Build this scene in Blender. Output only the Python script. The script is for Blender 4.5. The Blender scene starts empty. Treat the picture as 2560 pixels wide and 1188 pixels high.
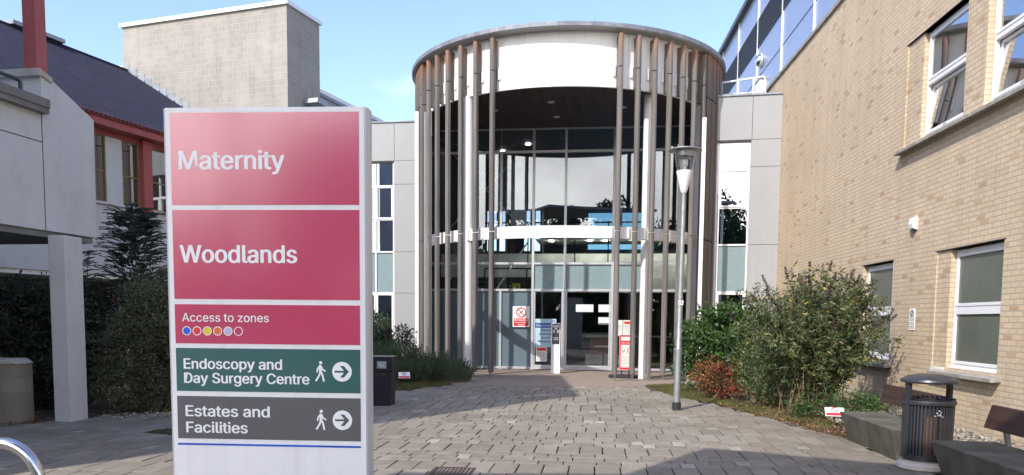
import bpy, math, random
import numpy as np
from mathutils import Matrix, Vector
R = math.radians
random.seed(7)
scene = bpy.context.scene
COL = scene.collection

# ------------------------------------------------------------------ camera
cam = bpy.data.cameras.new("camera"); camo = bpy.data.objects.new("camera", cam); COL.objects.link(camo)
PITCH, ROLL = R(-4.67), R(0.5)
f = Vector((0, math.cos(PITCH), math.sin(PITCH))); u0 = Vector((0, -math.sin(PITCH), math.cos(PITCH))); r0 = Vector((1, 0, 0))
r = r0*math.cos(ROLL)+u0*math.sin(ROLL); u = -r0*math.sin(ROLL)+u0*math.cos(ROLL)
M = Matrix((r, u, -f)).transposed().to_4x4(); M.translation = (0, 0, 1.55)
camo.matrix_world = M
cam.sensor_width = 36; cam.lens = 1950/2560*36; cam.shift_y = 366/2560
cam.clip_start = 0.05; cam.clip_end = 2000
scene.camera = camo
scene.render.resolution_x = 1024; scene.render.resolution_y = 475

# ------------------------------------------------------------------ light
SUN_AZ, SUN_EL = 216, 40     # compass azimuth (from +Y, clockwise) of the sun
w = bpy.data.worlds.new("World"); scene.world = w; w.use_nodes = True
nt = w.node_tree; N = nt.nodes; L = nt.links; N.clear()
out = N.new('ShaderNodeOutputWorld'); bg = N.new('ShaderNodeBackground'); bg.inputs[1].default_value = 0.15
sky = N.new('ShaderNodeTexSky'); sky.sky_type = 'NISHITA'; sky.sun_disc = False
sky.sun_elevation = R(SUN_EL); sky.sun_rotation = R(SUN_AZ); sky.altitude = 50; sky.air_density = 1.0; sky.dust_density = 1.2; sky.ozone_density = 3.5
tc = N.new('ShaderNodeTexCoord')
mp = N.new('ShaderNodeMapping'); mp.inputs['Scale'].default_value = (1, 1, 2.2)
L.new(tc.outputs['Generated'], mp.inputs[0])
nz = N.new('ShaderNodeTexNoise'); nz.inputs['Scale'].default_value = 2.6; nz.inputs['Detail'].default_value = 9; nz.inputs['Roughness'].default_value = 0.55
L.new(mp.outputs[0], nz.inputs['Vector'])
sep = N.new('ShaderNodeSeparateXYZ'); L.new(tc.outputs['Generated'], sep.inputs[0])
def wmath(op, a, b, clamp=False):
    n = N.new('ShaderNodeMath'); n.operation = op; n.use_clamp = clamp
    for i, v in enumerate((a, b)):
        if isinstance(v, (int, float)): n.inputs[i].default_value = v
        else: L.new(v, n.inputs[i])
    return n.outputs[0]
# more cloud in the half of the sky behind the viewer (negative y) and low down
back = wmath('MULTIPLY', sep.outputs['Y'], -0.17)
low = wmath('MULTIPLY', wmath('SUBTRACT', 0.37, sep.outputs['Z']), 0.70)
v = wmath('ADD', wmath('ADD', nz.outputs['Fac'], back), low)
ramp = N.new('ShaderNodeMapRange'); ramp.inputs['From Min'].default_value = 0.45; ramp.inputs['From Max'].default_value = 0.80
ramp.interpolation_type = 'SMOOTHSTEP'
L.new(v, ramp.inputs['Value'])
mx = N.new('ShaderNodeMix'); mx.data_type = 'RGBA'
L.new(ramp.outputs[0], mx.inputs['Factor']); tint = N.new('ShaderNodeMix'); tint.data_type = 'RGBA'; tint.blend_type = 'MULTIPLY'; tint.inputs[0].default_value = 1; tint.inputs[7].default_value = (1.03, .955, 1.01, 1); L.new(sky.outputs[0], tint.inputs[6]); L.new(tint.outputs[2], mx.inputs[6])
n2 = N.new('ShaderNodeTexNoise'); n2.inputs['Scale'].default_value = 4.5; n2.inputs['Detail'].default_value = 7; L.new(mp.outputs[0], n2.inputs['Vector'])
cr = N.new('ShaderNodeValToRGB'); cr.color_ramp.elements[0].position = .36; cr.color_ramp.elements[0].color = (4.5, 4.35, 4.2, 1); cr.color_ramp.elements[1].position = .62; cr.color_ramp.elements[1].color = (7.1, 6.9, 6.5, 1)
L.new(n2.outputs['Fac'], cr.inputs[0])
# clouds are brighter the nearer they are to the sun
dp = N.new('ShaderNodeVectorMath'); dp.operation = 'DOT_PRODUCT'; L.new(tc.outputs['Generated'], dp.inputs[0])
dp.inputs[1].default_value = (math.sin(R(SUN_AZ))*math.cos(R(SUN_EL)), math.cos(R(SUN_AZ))*math.cos(R(SUN_EL)), math.sin(R(SUN_EL)))
glow = wmath('ADD', wmath('MULTIPLY', wmath('POWER', wmath('MAXIMUM', dp.outputs['Value'], 0.0), 4.0), 1.1), 1.0)
vm = N.new('ShaderNodeVectorMath'); vm.operation = 'SCALE'; L.new(cr.outputs[0], vm.inputs[0]); L.new(glow, vm.inputs['Scale'])
L.new(vm.outputs[0], mx.inputs[7])
L.new(mx.outputs[2], bg.inputs[0]); L.new(bg.outputs[0], out.inputs[0])

sd = bpy.data.lights.new("sun", 'SUN'); sd.energy = 2.05; sd.angle = R(0.5); sd.color = (1.0, 0.95, 0.88)
so = bpy.data.objects.new("sun", sd); COL.objects.link(so)
tow = Vector((math.sin(R(SUN_AZ))*math.cos(R(SUN_EL)), math.cos(R(SUN_AZ))*math.cos(R(SUN_EL)), math.sin(R(SUN_EL))))
so.rotation_euler = tow.to_track_quat('Z', 'Y').to_euler()
scene.view_settings.view_transform = 'Standard'; scene.view_settings.look = 'None'
scene.view_settings.exposure = 1.25; scene.view_settings.gamma = 1.0
scene.render.engine = 'CYCLES'
scene.cycles.max_bounces = 10; scene.cycles.transparent_max_bounces = 16

# ------------------------------------------------------------------ materials
MATS = {}
class NT:
    def __init__(s, name):
        s.m = bpy.data.materials.new(name); s.m.use_nodes = True; s.n = s.m.node_tree.nodes; s.l = s.m.node_tree.links
        s.b = s.n['Principled BSDF']
    def new(s, t, **k):
        n = s.n.new('ShaderNode'+t)
        for a, v in k.items(): setattr(n, a, v)
        return n
    def link(s, a, b): s.l.new(a, b)
    def val(s, inp, v):
        if hasattr(v, 'links') or hasattr(v, 'is_linked') and not isinstance(v, (int, float, tuple)): s.l.new(v, inp)
        else: inp.default_value = v
    def math(s, op, a, b=0.0, clamp=False):
        n = s.new('Math', operation=op, use_clamp=clamp)
        for i, v in enumerate((a, b)):
            if isinstance(v, (int, float)): n.inputs[i].default_value = v
            else: s.link(v, n.inputs[i])
        return n.outputs[0]
    def noise(s, scale, detail=4, rough=.6, vec=None, dist=0):
        n = s.new('TexNoise'); n.inputs['Scale'].default_value = scale; n.inputs['Detail'].default_value = detail
        n.inputs['Roughness'].default_value = rough; n.inputs['Distortion'].default_value = dist
        s.link(vec if vec else s.obj(), n.inputs['Vector']); return n.outputs['Fac']
    def obj(s):
        if not hasattr(s, '_o'): s._o = s.new('TexCoord').outputs['Object']
        return s._o
    def mapping(s, vec, scale=(1, 1, 1), loc=(0, 0, 0), rot=(0, 0, 0)):
        n = s.new('Mapping'); n.inputs['Scale'].default_value = scale; n.inputs['Location'].default_value = loc; n.inputs['Rotation'].default_value = rot
        s.link(vec, n.inputs[0]); return n.outputs[0]
    def ramp(s, fac, stops):
        n = s.new('ValToRGB'); e = n.color_ramp.elements
        while len(e) < len(stops): e.new(.5)
        for i, (p, c) in enumerate(stops): e[i].position = p; e[i].color = (*c, 1)
        s.link(fac, n.inputs[0]); return n.outputs[0]
    def mix(s, fac, a, b, blend='MIX'):
        n = s.new('Mix', data_type='RGBA', blend_type=blend)
        for i, v in ((0, fac), (6, a), (7, b)):
            if isinstance(v, (int, float)): n.inputs[i].default_value = v
            elif isinstance(v, tuple): n.inputs[i].default_value = (*v, 1)
            else: s.link(v, n.inputs[i])
        return n.outputs[2]
    def bump(s, h, strength=.3, dist=.01):
        n = s.new('Bump'); n.inputs['Strength'].default_value = strength; n.inputs['Distance'].default_value = dist
        s.link(h, n.inputs['Height']); s.link(n.outputs[0], s.b.inputs['Normal'])

def sc(c, k): return tuple(min(1, x*k) for x in c)
def mat(name, col, rough=.6, metal=0.0, var=.15, vscale=3.0, bump=0.0, bscale=60, coat=0.0, streak=0.0, dirt=None, spec=.5):
    t = NT(name)
    fac = t.noise(vscale, 5)
    c = t.ramp(fac, [(.3, sc(col, 1-var)), (.7, sc(col, 1+var))])
    if streak:   # faint vertical run-off streaks
        sf = t.noise(1.0, 6, .7, vec=t.mapping(t.obj(), (9, 9, .35)))
        k = t.ramp(sf, [(.50, (1, 1, 1)), (.72, (1-streak,)*3)])
        c = t.mix(1.0, c, k, 'MULTIPLY')
    if dirt:
        df = t.noise(1.7, 6, .65)
        k = t.ramp(df, [(.52, (0, 0, 0)), (.75, (1, 1, 1))])
        c = t.mix(t.math('MULTIPLY', k, .6), c, dirt)
    t.link(c, t.b.inputs['Base Color'])
    rf = t.math('ADD', t.math('MULTIPLY', t.noise(vscale*4, 3), .12), rough-.06)
    t.link(rf, t.b.inputs['Roughness'])
    t.b.inputs['Metallic'].default_value = metal
    t.b.inputs['Specular IOR Level'].default_value = spec
    if coat: t.b.inputs['Coat Weight'].default_value = coat; t.b.inputs['Coat Roughness'].default_value = .12
    if bump: t.bump(t.noise(bscale, 4), bump, .004)
    MATS[name] = t.m; return t.m

def brick_mat(name, cols, mortar, bw, bh, mw, uvec='xz', bumpd=.006, rough=.9, grime=None, offset=.5):
    t = NT(name)
    s = t.new('SeparateXYZ'); t.link(t.obj(), s.inputs[0])
    c = t.new('CombineXYZ'); t.link(t.math('ADD', s.outputs[0], s.outputs[1]), c.inputs[0]); t.link(s.outputs[2], c.inputs[1])
    b = t.new('TexBrick'); b.offset = offset; b.squash = 1
    b.inputs['Color1'].default_value = (0, 0, 0, 1); b.inputs['Color2'].default_value = (1, 1, 1, 1); b.inputs['Mortar'].default_value = (.5, .5, .5, 1)
    b.inputs['Scale'].default_value = 1; b.inputs['Mortar Size'].default_value = mw; b.inputs['Mortar Smooth'].default_value = .15
    b.inputs['Brick Width'].default_value = bw; b.inputs['Row Height'].default_value = bh
    wob = t.new('VectorMath', operation='MULTIPLY_ADD')
    nn = t.new('TexNoise'); nn.inputs['Scale'].default_value = 9; t.link(t.obj(), nn.inputs['Vector'])
    t.link(nn.outputs['Color'], wob.inputs[0]); wob.inputs[1].default_value = (.006, .006, 0); t.link(c.outputs[0], wob.inputs[2])
    t.link(wob.outputs[0], b.inputs['Vector'])
    col = t.ramp(b.outputs['Color'], cols)
    col = t.mix(1.0, col, t.ramp(t.noise(30, 4), [(.25, (.82,)*3), (.75, (1.12,)*3)]), 'MULTIPLY')
    col = t.mix(1.0, col, t.ramp(t.noise(.8, 5), [(.3, (.88,)*3), (.7, (1.06,)*3)]), 'MULTIPLY')
    col = t.mix(b.outputs['Fac'], col, mortar)
    stn = t.noise(1.0, 6, .7, vec=t.mapping(t.obj(), (3.5, 3.5, .35))); col = t.mix(1.0, col, t.ramp(stn, [(.48, (1, 1, 1)), (.75, (.84, .82, .80))]), 'MULTIPLY')
    if grime:
        col = t.mix(t.ramp(t.noise(1.1, 6, .7), [(.5, (0, 0, 0)), (.8, (.6, .6, .6))]), col, grime)
    t.link(col, t.b.inputs['Base Color']); t.b.inputs['Roughness'].default_value = rough
    h = t.math('ADD', t.math('MULTIPLY', b.outputs['Fac'], -1.0), t.math('MULTIPLY', t.noise(60, 3), .35))
    t.bump(h, .7, bumpd)
    MATS[name] = t.m; return t.m

def glass_mat(name, tint, refl, rough=0.0):
    t = NT(name); n = t.n
    for x in list(n):
        if x.type != 'OUTPUT_MATERIAL': n.remove(x)
    o = [x for x in n if x.type == 'OUTPUT_MATERIAL'][0]
    tr = t.new('BsdfTransparent'); tr.inputs[0].default_value = (*tint, 1)
    gl = t.new('BsdfGlossy'); gl.inputs[0].default_value = (.93, .96, 1, 1); gl.inputs['Roughness'].default_value = rough
    fr = t.new('Fresnel'); fr.inputs[0].default_value = 1.55
    fac = t.math('ADD', t.math('MULTIPLY', fr.outputs[0], .9), refl, True)
    bm = t.new('Bump'); bm.inputs['Strength'].default_value = .06; bm.inputs['Distance'].default_value = .02
    nn = t.new('TexNoise'); nn.inputs['Scale'].default_value = .7; nn.inputs['Detail'].default_value = 1
    tcx = t.new('TexCoord'); t.link(tcx.outputs['Object'], nn.inputs['Vector']); t.link(nn.outputs['Fac'], bm.inputs['Height']); t.link(bm.outputs[0], gl.inputs['Normal'])
    m = t.new('MixShader'); t.link(fac, m.inputs[0]); t.link(tr.outputs[0], m.inputs[1]); t.link(gl.outputs[0], m.inputs[2]); t.link(m.outputs[0], o.inputs[0])
    MATS[name] = t.m; return t.m

def leaf_mat(name, stops, rough=.5, spec=.5, trans=.25):
    t = NT(name)
    a = t.new('Attribute'); a.attribute_name = 'rnd'
    c = t.ramp(a.outputs['Fac'], stops)
    c = t.mix(1.0, c, t.ramp(t.noise(2.2, 3), [(.3, (.7,)*3), (.7, (1.25,)*3)]), 'MULTIPLY')
    t.link(c, t.b.inputs['Base Color']); t.b.inputs['Roughness'].default_value = rough; t.b.inputs['Specular IOR Level'].default_value = spec
    tl = t.new('BsdfTranslucent'); t.link(c, tl.inputs[0])
    m = t.new('MixShader'); m.inputs[0].default_value = trans
    o = [x for x in t.n if x.type == 'OUTPUT_MATERIAL'][0]
    t.link(t.b.outputs[0], m.inputs[1]); t.link(tl.outputs[0], m.inputs[2]); t.link(m.outputs[0], o.inputs[0])
    MATS[name] = t.m; return t.m

def wood_mat(name, c1, c2, rust=None, ztop=8.75, axis=2, rough=.75):
    t = NT(name)
    scl = [14, 14, 14]; scl[axis] = .6
    g = t.noise(1.0, 8, .7, vec=t.mapping(t.obj(), tuple(scl)), dist=.4)
    c = t.ramp(g, [(.3, c1), (.72, c2)])
    oi = t.new('ObjectInfo'); c = t.mix(1.0, c, t.ramp(oi.outputs['Random'], [(0, (.8,)*3), (1, (1.15,)*3)]), 'MULTIPLY')
    if rust:
        s = t.new('SeparateXYZ'); t.link(t.obj(), s.inputs[0])
        k = t.math('MULTIPLY', t.math('SUBTRACT', s.outputs[2], ztop-.65), 1.5, True)
        k = t.math('MULTIPLY', t.math('MULTIPLY', k, t.math('MULTIPLY', t.noise(5, 4), 1.7)), t.math('ADD', t.math('MULTIPLY', oi.outputs['Random'], .9), .25), True)
        c = t.mix(k, c, rust)
    t.link(c, t.b.inputs['Base Color']); t.b.inputs['Roughness'].default_value = rough
    t.bump(g, .35, .004)
    MATS[name] = t.m; return t.m

buff = brick_mat('buff_brick', [(0, (.585, .46, .305)), (.35, (.62, .495, .335)), (.80, (.64, .51, .35)), (.93, (.60, .465, .305)), (.97, (.50, .355, .215)), (1, (.46, .315, .18))], (.44, .36, .265), .215, .075, .010)
block = brick_mat('concrete_block', [(0, (.315, .30, .27)), (.5, (.335, .318, .285)), (1, (.355, .337, .30))], (.41, .385, .34), .30, .20, .007, bumpd=.003)
block_low = brick_mat('pier_block', [(0, (.30, .26, .20)), (.5, (.34, .30, .24)), (1, (.38, .34, .27))], (.28, .25, .2), .44, .22, .009, bumpd=.003)
redbrick = brick_mat('red_brick', [(0, (.30, .14, .08)), (1, (.42, .22, .14))], (.3, .27, .22), .225, .075, .01)
mat('white_render', (.60, .60, .585), .85, var=.03, vscale=1.2, bump=.12, bscale=90, streak=.04, dirt=(.42, .41, .38))
mat('white_paint', (.80, .79, .76), .45, var=.03)
mat('white_fascia', (.76, .755, .73), .5, var=.04, streak=.12)
mat('upvc', (.80, .80, .80), .3, var=.02)
mat('alu', (.58, .59, .60), .42, metal=.45, var=.06)
mat('steel', (.62, .63, .64), .22, metal=1.0, var=.05)
mat('galv', (.42, .44, .45), .45, metal=.75, var=.18, vscale=9)
mat('grey_panel', (.33, .335, .335), .5, var=.035, vscale=.9, streak=.04)
mat('dark_gap', (.05, .05, .05), .8)
mat('red_paint', (.38, .085, .078), .5, var=.10, vscale=5, streak=.12)
mat('yellow_frame', (.26, .19, .06), .5, var=.1)
mat('slate_roof', (.020, .022, .038), .85, var=.25, vscale=2.5, bump=.1, spec=.2)
mat('rim_metal', (.22, .23, .26), .6, metal=.3, var=.35, vscale=3, streak=.3)
mat('lead', (.27, .30, .33), .65, metal=.2, var=.25, vscale=4)
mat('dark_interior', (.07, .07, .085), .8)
mat('interior_white', (.80, .82, .74), .7)
mat('interior_floor', (.16, .15, .14), .35)
mat('interior_grey', (.20, .21, .22), .7)
mat('interior_red', (.40, .06, .04), .5)
mat('rubber', (.022, .025, .03), .75, bump=.3)
mat('bin_black', (.012, .013, .020), .5, var=.2, spec=.3)
mat('bin_metal', (.030, .032, .037), .36, var=.2, vscale=6, spec=.6)
mat('concrete_dark', (.115, .108, .088), .9, var=.35, vscale=2.2, bump=.45, bscale=45, streak=.35, dirt=(.045, .05, .03), spec=.25)
mat('concrete_white', (.50, .47, .41), .85, var=.12, vscale=5, bump=.3, dirt=(.3, .26, .18))
mat('ledge_stone', (.20, .19, .18), .8, var=.2)
mat('stone_sill', (.30, .28, .24), .9, var=.3, vscale=6, bump=.4, dirt=(.12, .12, .06))
mat('apron', (.26, .21, .165), .9, var=.14, vscale=5, bump=.5, bscale=160)
mat('soil', (.10, .075, .05), 1.0, var=.4, vscale=8, bump=.8, bscale=30)
mat('joint_bed', (.045, .04, .032), 1.0, var=.3)
mat('ground', (.09, .10, .05), 1.0, var=.3, vscale=.3)
mat('asphalt', (.06, .06, .06), .9, var=.2)
mat('bark', (.13, .095, .06), .9, var=.3, vscale=12, bump=.5)
mat('twig', (.20, .145, .085), .85, var=.3)
mat('iron', (.075, .045, .035), .7, var=.3, vscale=12, bump=.5)
mat('sign_white', (.88, .88, .865), .35, var=.03, streak=.10)
mat('sign_rail', (.68, .69, .70), .35, metal=.3, var=.04)
mat('sign_letter', (.92, .92, .91), .4, var=.02)
mat('letter_dark', (.03, .03, .035), .5)
mat('sign_red', (.62, .03, .035), .4)
mat('sign_blue', (.02, .10, .34), .4)
mat('paper_blue', (.42, .60, .70), .5)
mat('paper', (.70, .72, .66), .6)
mat('line_blue', (.02, .10, .55), .35)
mat('zone_blue', (.015, .13, .72), .4); mat('zone_red', (.72, .05, .04), .4); mat('zone_yellow', (.72, .62, .02), .4)
mat('zone_orange', (.78, .17, .04), .4); mat('zone_lilac', (.55, .50, .70), .4)
mat('door_frost', (.125, .175, .205), .30, var=.02, vscale=.3, spec=.7)
mat('panel_frost', (.22, .30, .31), .27, var=.04, vscale=.4, spec=.7)
mat('frost_dark', (.13, .145, .118), .22, var=.15, vscale=1, spec=.6)
mat('soffit_wood_under', (.05, .03, .025), .6)
ms = NT('sky_glow_blue'); ms.b.inputs['Emission Color'].default_value = (.22, .58, .85, 1); ms.b.inputs['Emission Strength'].default_value = .55; MATS['sky_glow_blue'] = ms.m  # emission stands in for bright sky seen through a window
mat('curtain', (.42, .47, .62), .8)
mat('curtain_blue', (.10, .17, .42), .8)
mat('blue_clad', (.33, .38, .50), .38, metal=.5, var=.04, vscale=.4)
mat('louvre', (.085, .095, .115), .5, metal=.3)
def gloss(name, col):
    t = NT(name)
    c = t.mix(1.0, t.ramp(t.noise(.9, 3), [(.3, sc(col, .97)), (.7, sc(col, 1.03))]), t.ramp(t.noise(1, 6, .7, vec=t.mapping(t.obj(), (22, 22, .8))), [(.45, (1, 1, 1)), (.8, (.93,)*3)]), 'MULTIPLY')
    sp = t.ramp(t.noise(7, 2), [(.20, (.45,)*3), (.235, (1, 1, 1))])
    t.link(t.mix(1.0, c, sp, 'MULTIPLY'), t.b.inputs['Base Color']); t.b.inputs['Roughness'].default_value = .38
    t.b.inputs['Specular IOR Level'].default_value = .6
    t.b.inputs['Coat Weight'].default_value = .9; t.b.inputs['Coat Roughness'].default_value = .16; t.b.inputs['Coat IOR'].default_value = 2.1
    MATS[name] = t.m
gloss('vinyl_red', (.60, .022, .11)); gloss('vinyl_green', (.003, .105, .10)); gloss('vinyl_grey', (.10, .10, .108))
glass_mat('glass_big', (.75, .78, .82), .105); glass_mat('glass_win', (.45, .48, .52), .30); glass_mat('glass_sky', (.40, .43, .47), .44); glass_mat('glass_clear', (.97, .98, .98), .02)
glass_mat('glass_lobby', (.88, .91, .91), .045)
wood_mat('fin_wood', (.085, .077, .070), (.225, .208, .19), rust=(.30, .14, .07))
wood_mat('clad_wood', (.085, .070, .062), (.175, .15, .134), rust=(.24, .10, .045))
wood_mat('bench_wood', (.030, .016, .012), (.065, .036, .026), axis=0, rough=.5)
wood_mat('slat_wood', (.09, .035, .02), (.17, .07, .04))
# soffit boards
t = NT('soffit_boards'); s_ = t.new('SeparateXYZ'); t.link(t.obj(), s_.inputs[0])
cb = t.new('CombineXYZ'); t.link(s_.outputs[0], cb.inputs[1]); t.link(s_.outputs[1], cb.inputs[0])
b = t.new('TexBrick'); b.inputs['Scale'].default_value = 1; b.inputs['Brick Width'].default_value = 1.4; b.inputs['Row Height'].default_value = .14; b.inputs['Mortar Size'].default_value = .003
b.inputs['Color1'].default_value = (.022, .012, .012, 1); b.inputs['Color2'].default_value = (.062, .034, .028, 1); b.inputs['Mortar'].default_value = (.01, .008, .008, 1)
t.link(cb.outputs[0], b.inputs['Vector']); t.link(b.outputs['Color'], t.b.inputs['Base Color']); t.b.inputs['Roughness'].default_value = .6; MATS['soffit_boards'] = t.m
# pavers: per-face random shade
t = NT('paver'); a = t.new('Attribute'); a.attribute_name = 'rnd'
c = t.ramp(a.outputs['Fac'], [(0, (.225, .198, .155)), (.55, (.262, .232, .186)), (.8, (.29, .26, .21)), (.86, (.33, .302, .252)), (1, (.40, .372, .315))])
c = t.mix(1.0, c, t.ramp(t.noise(45, 5, .7), [(.25, (.80,)*3), (.75, (1.18,)*3)]), 'MULTIPLY')
c = t.mix(1.0, c, t.ramp(t.noise(3.5, 6, .7), [(.3, (.82,)*3), (.7, (1.12,)*3)]), 'MULTIPLY')
pale = t.noise(9, 6, .75, dist=.8); c = t.mix(t.math('MULTIPLY', t.ramp(pale, [(.56, (0, 0, 0)), (.68, (1, 1, 1))]), .30), c, (.46, .43, .37))
big = t.noise(.38, 5, .6); c = t.mix(t.math('MULTIPLY', t.ramp(big, [(.48, (0, 0, 0)), (.68, (1, 1, 1))]), .40), c, (.13, .115, .085))
c = t.mix(t.math('MULTIPLY', t.ramp(t.noise(16, 2, .4), [(.70, (0, 0, 0)), (.735, (1, 1, 1))]), .45), c, (.10, .09, .075))
c = t.mix(t.math('MULTIPLY', t.ramp(t.noise(1.1, 7, .75, dist=1.2), [(.56, (0, 0, 0)), (.64, (1, 1, 1))]), .30), c, (.12, .11, .075))
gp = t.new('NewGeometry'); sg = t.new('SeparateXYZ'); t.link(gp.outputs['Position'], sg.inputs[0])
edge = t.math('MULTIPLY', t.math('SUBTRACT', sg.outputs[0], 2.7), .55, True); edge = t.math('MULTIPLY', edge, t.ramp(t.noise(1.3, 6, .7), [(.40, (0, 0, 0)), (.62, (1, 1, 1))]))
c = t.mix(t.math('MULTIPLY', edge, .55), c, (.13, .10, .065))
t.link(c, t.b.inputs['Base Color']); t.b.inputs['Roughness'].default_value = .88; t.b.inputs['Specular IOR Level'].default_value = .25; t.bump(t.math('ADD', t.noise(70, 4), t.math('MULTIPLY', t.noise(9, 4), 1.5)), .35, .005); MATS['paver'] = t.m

leaf_mat('leaf_hedge', [(0, (.06, .085, .04)), (.5, (.11, .14, .06)), (.8, (.17, .165, .085)), (1, (.25, .17, .11))])
leaf_mat('leaf_dark', [(0, (.026, .042, .028)), (.6, (.048, .072, .042)), (1, (.10, .125, .06))])
leaf_mat('leaf_fern', [(0, (.022, .034, .024)), (.6, (.036, .056, .036)), (1, (.06, .08, .042))])
leaf_mat('leaf_green', [(0, (.028, .062, .018)), (.5, (.050, .110, .028)), (.9, (.080, .16, .038)), (1, (.14, .18, .03))], trans=.3)
leaf_mat('leaf_rose', [(0, (.04, .085, .040)), (.6, (.07, .14, .06)), (1, (.12, .20, .085))])
leaf_mat('leaf_bud', [(0, (.042, .066, .026)), (.45, (.08, .130, .044)), (.85, (.15, .19, .078)), (.965, (.22, .22, .10)), (.975, (.42, .33, .04)), (1, (.48, .36, .05))], trans=.3)
leaf_mat('leaf_red', [(0, (.06, .075, .03)), (.45, (.13, .10, .04)), (.7, (.38, .11, .05)), (.9, (.52, .12, .07)), (1, (.50, .34, .06))], trans=.3)
leaf_mat('flower_red', [(0, (.45, .05, .04)), (1, (.60, .14, .11))], trans=.3)
leaf_mat('flower_pink', [(0, (.42, .30, .27)), (1, (.62, .52, .48))])
leaf_mat('panicle', [(0, (.045, .028, .028)), (1, (.10, .06, .06))], trans=.1)
leaf_mat('grass_blade', [(0, (.06, .085, .02)), (.6, (.13, .14, .04)), (1, (.26, .22, .09))], trans=.3)
leaf_mat('litter', [(0, (.06, .04, .022)), (.5, (.15, .09, .045)), (.85, (.24, .14, .065)), (1, (.34, .15, .06))], trans=.1)
leaf_mat('litter_pale', [(0, (.40, .32, .22)), (1, (.66, .58, .46))], trans=.1)
leaf_mat('stone', [(0, (.13, .115, .09)), (.6, (.26, .23, .18)), (1, (.42, .38, .31))], trans=0, rough=.85)
leaf_mat('leaf_tree', [(0, (.02, .035, .012)), (1, (.06, .09, .03))])
leaf_mat('moss', [(0, (.03, .045, .012)), (1, (.08, .09, .025))], trans=.05, rough=.9)

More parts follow.
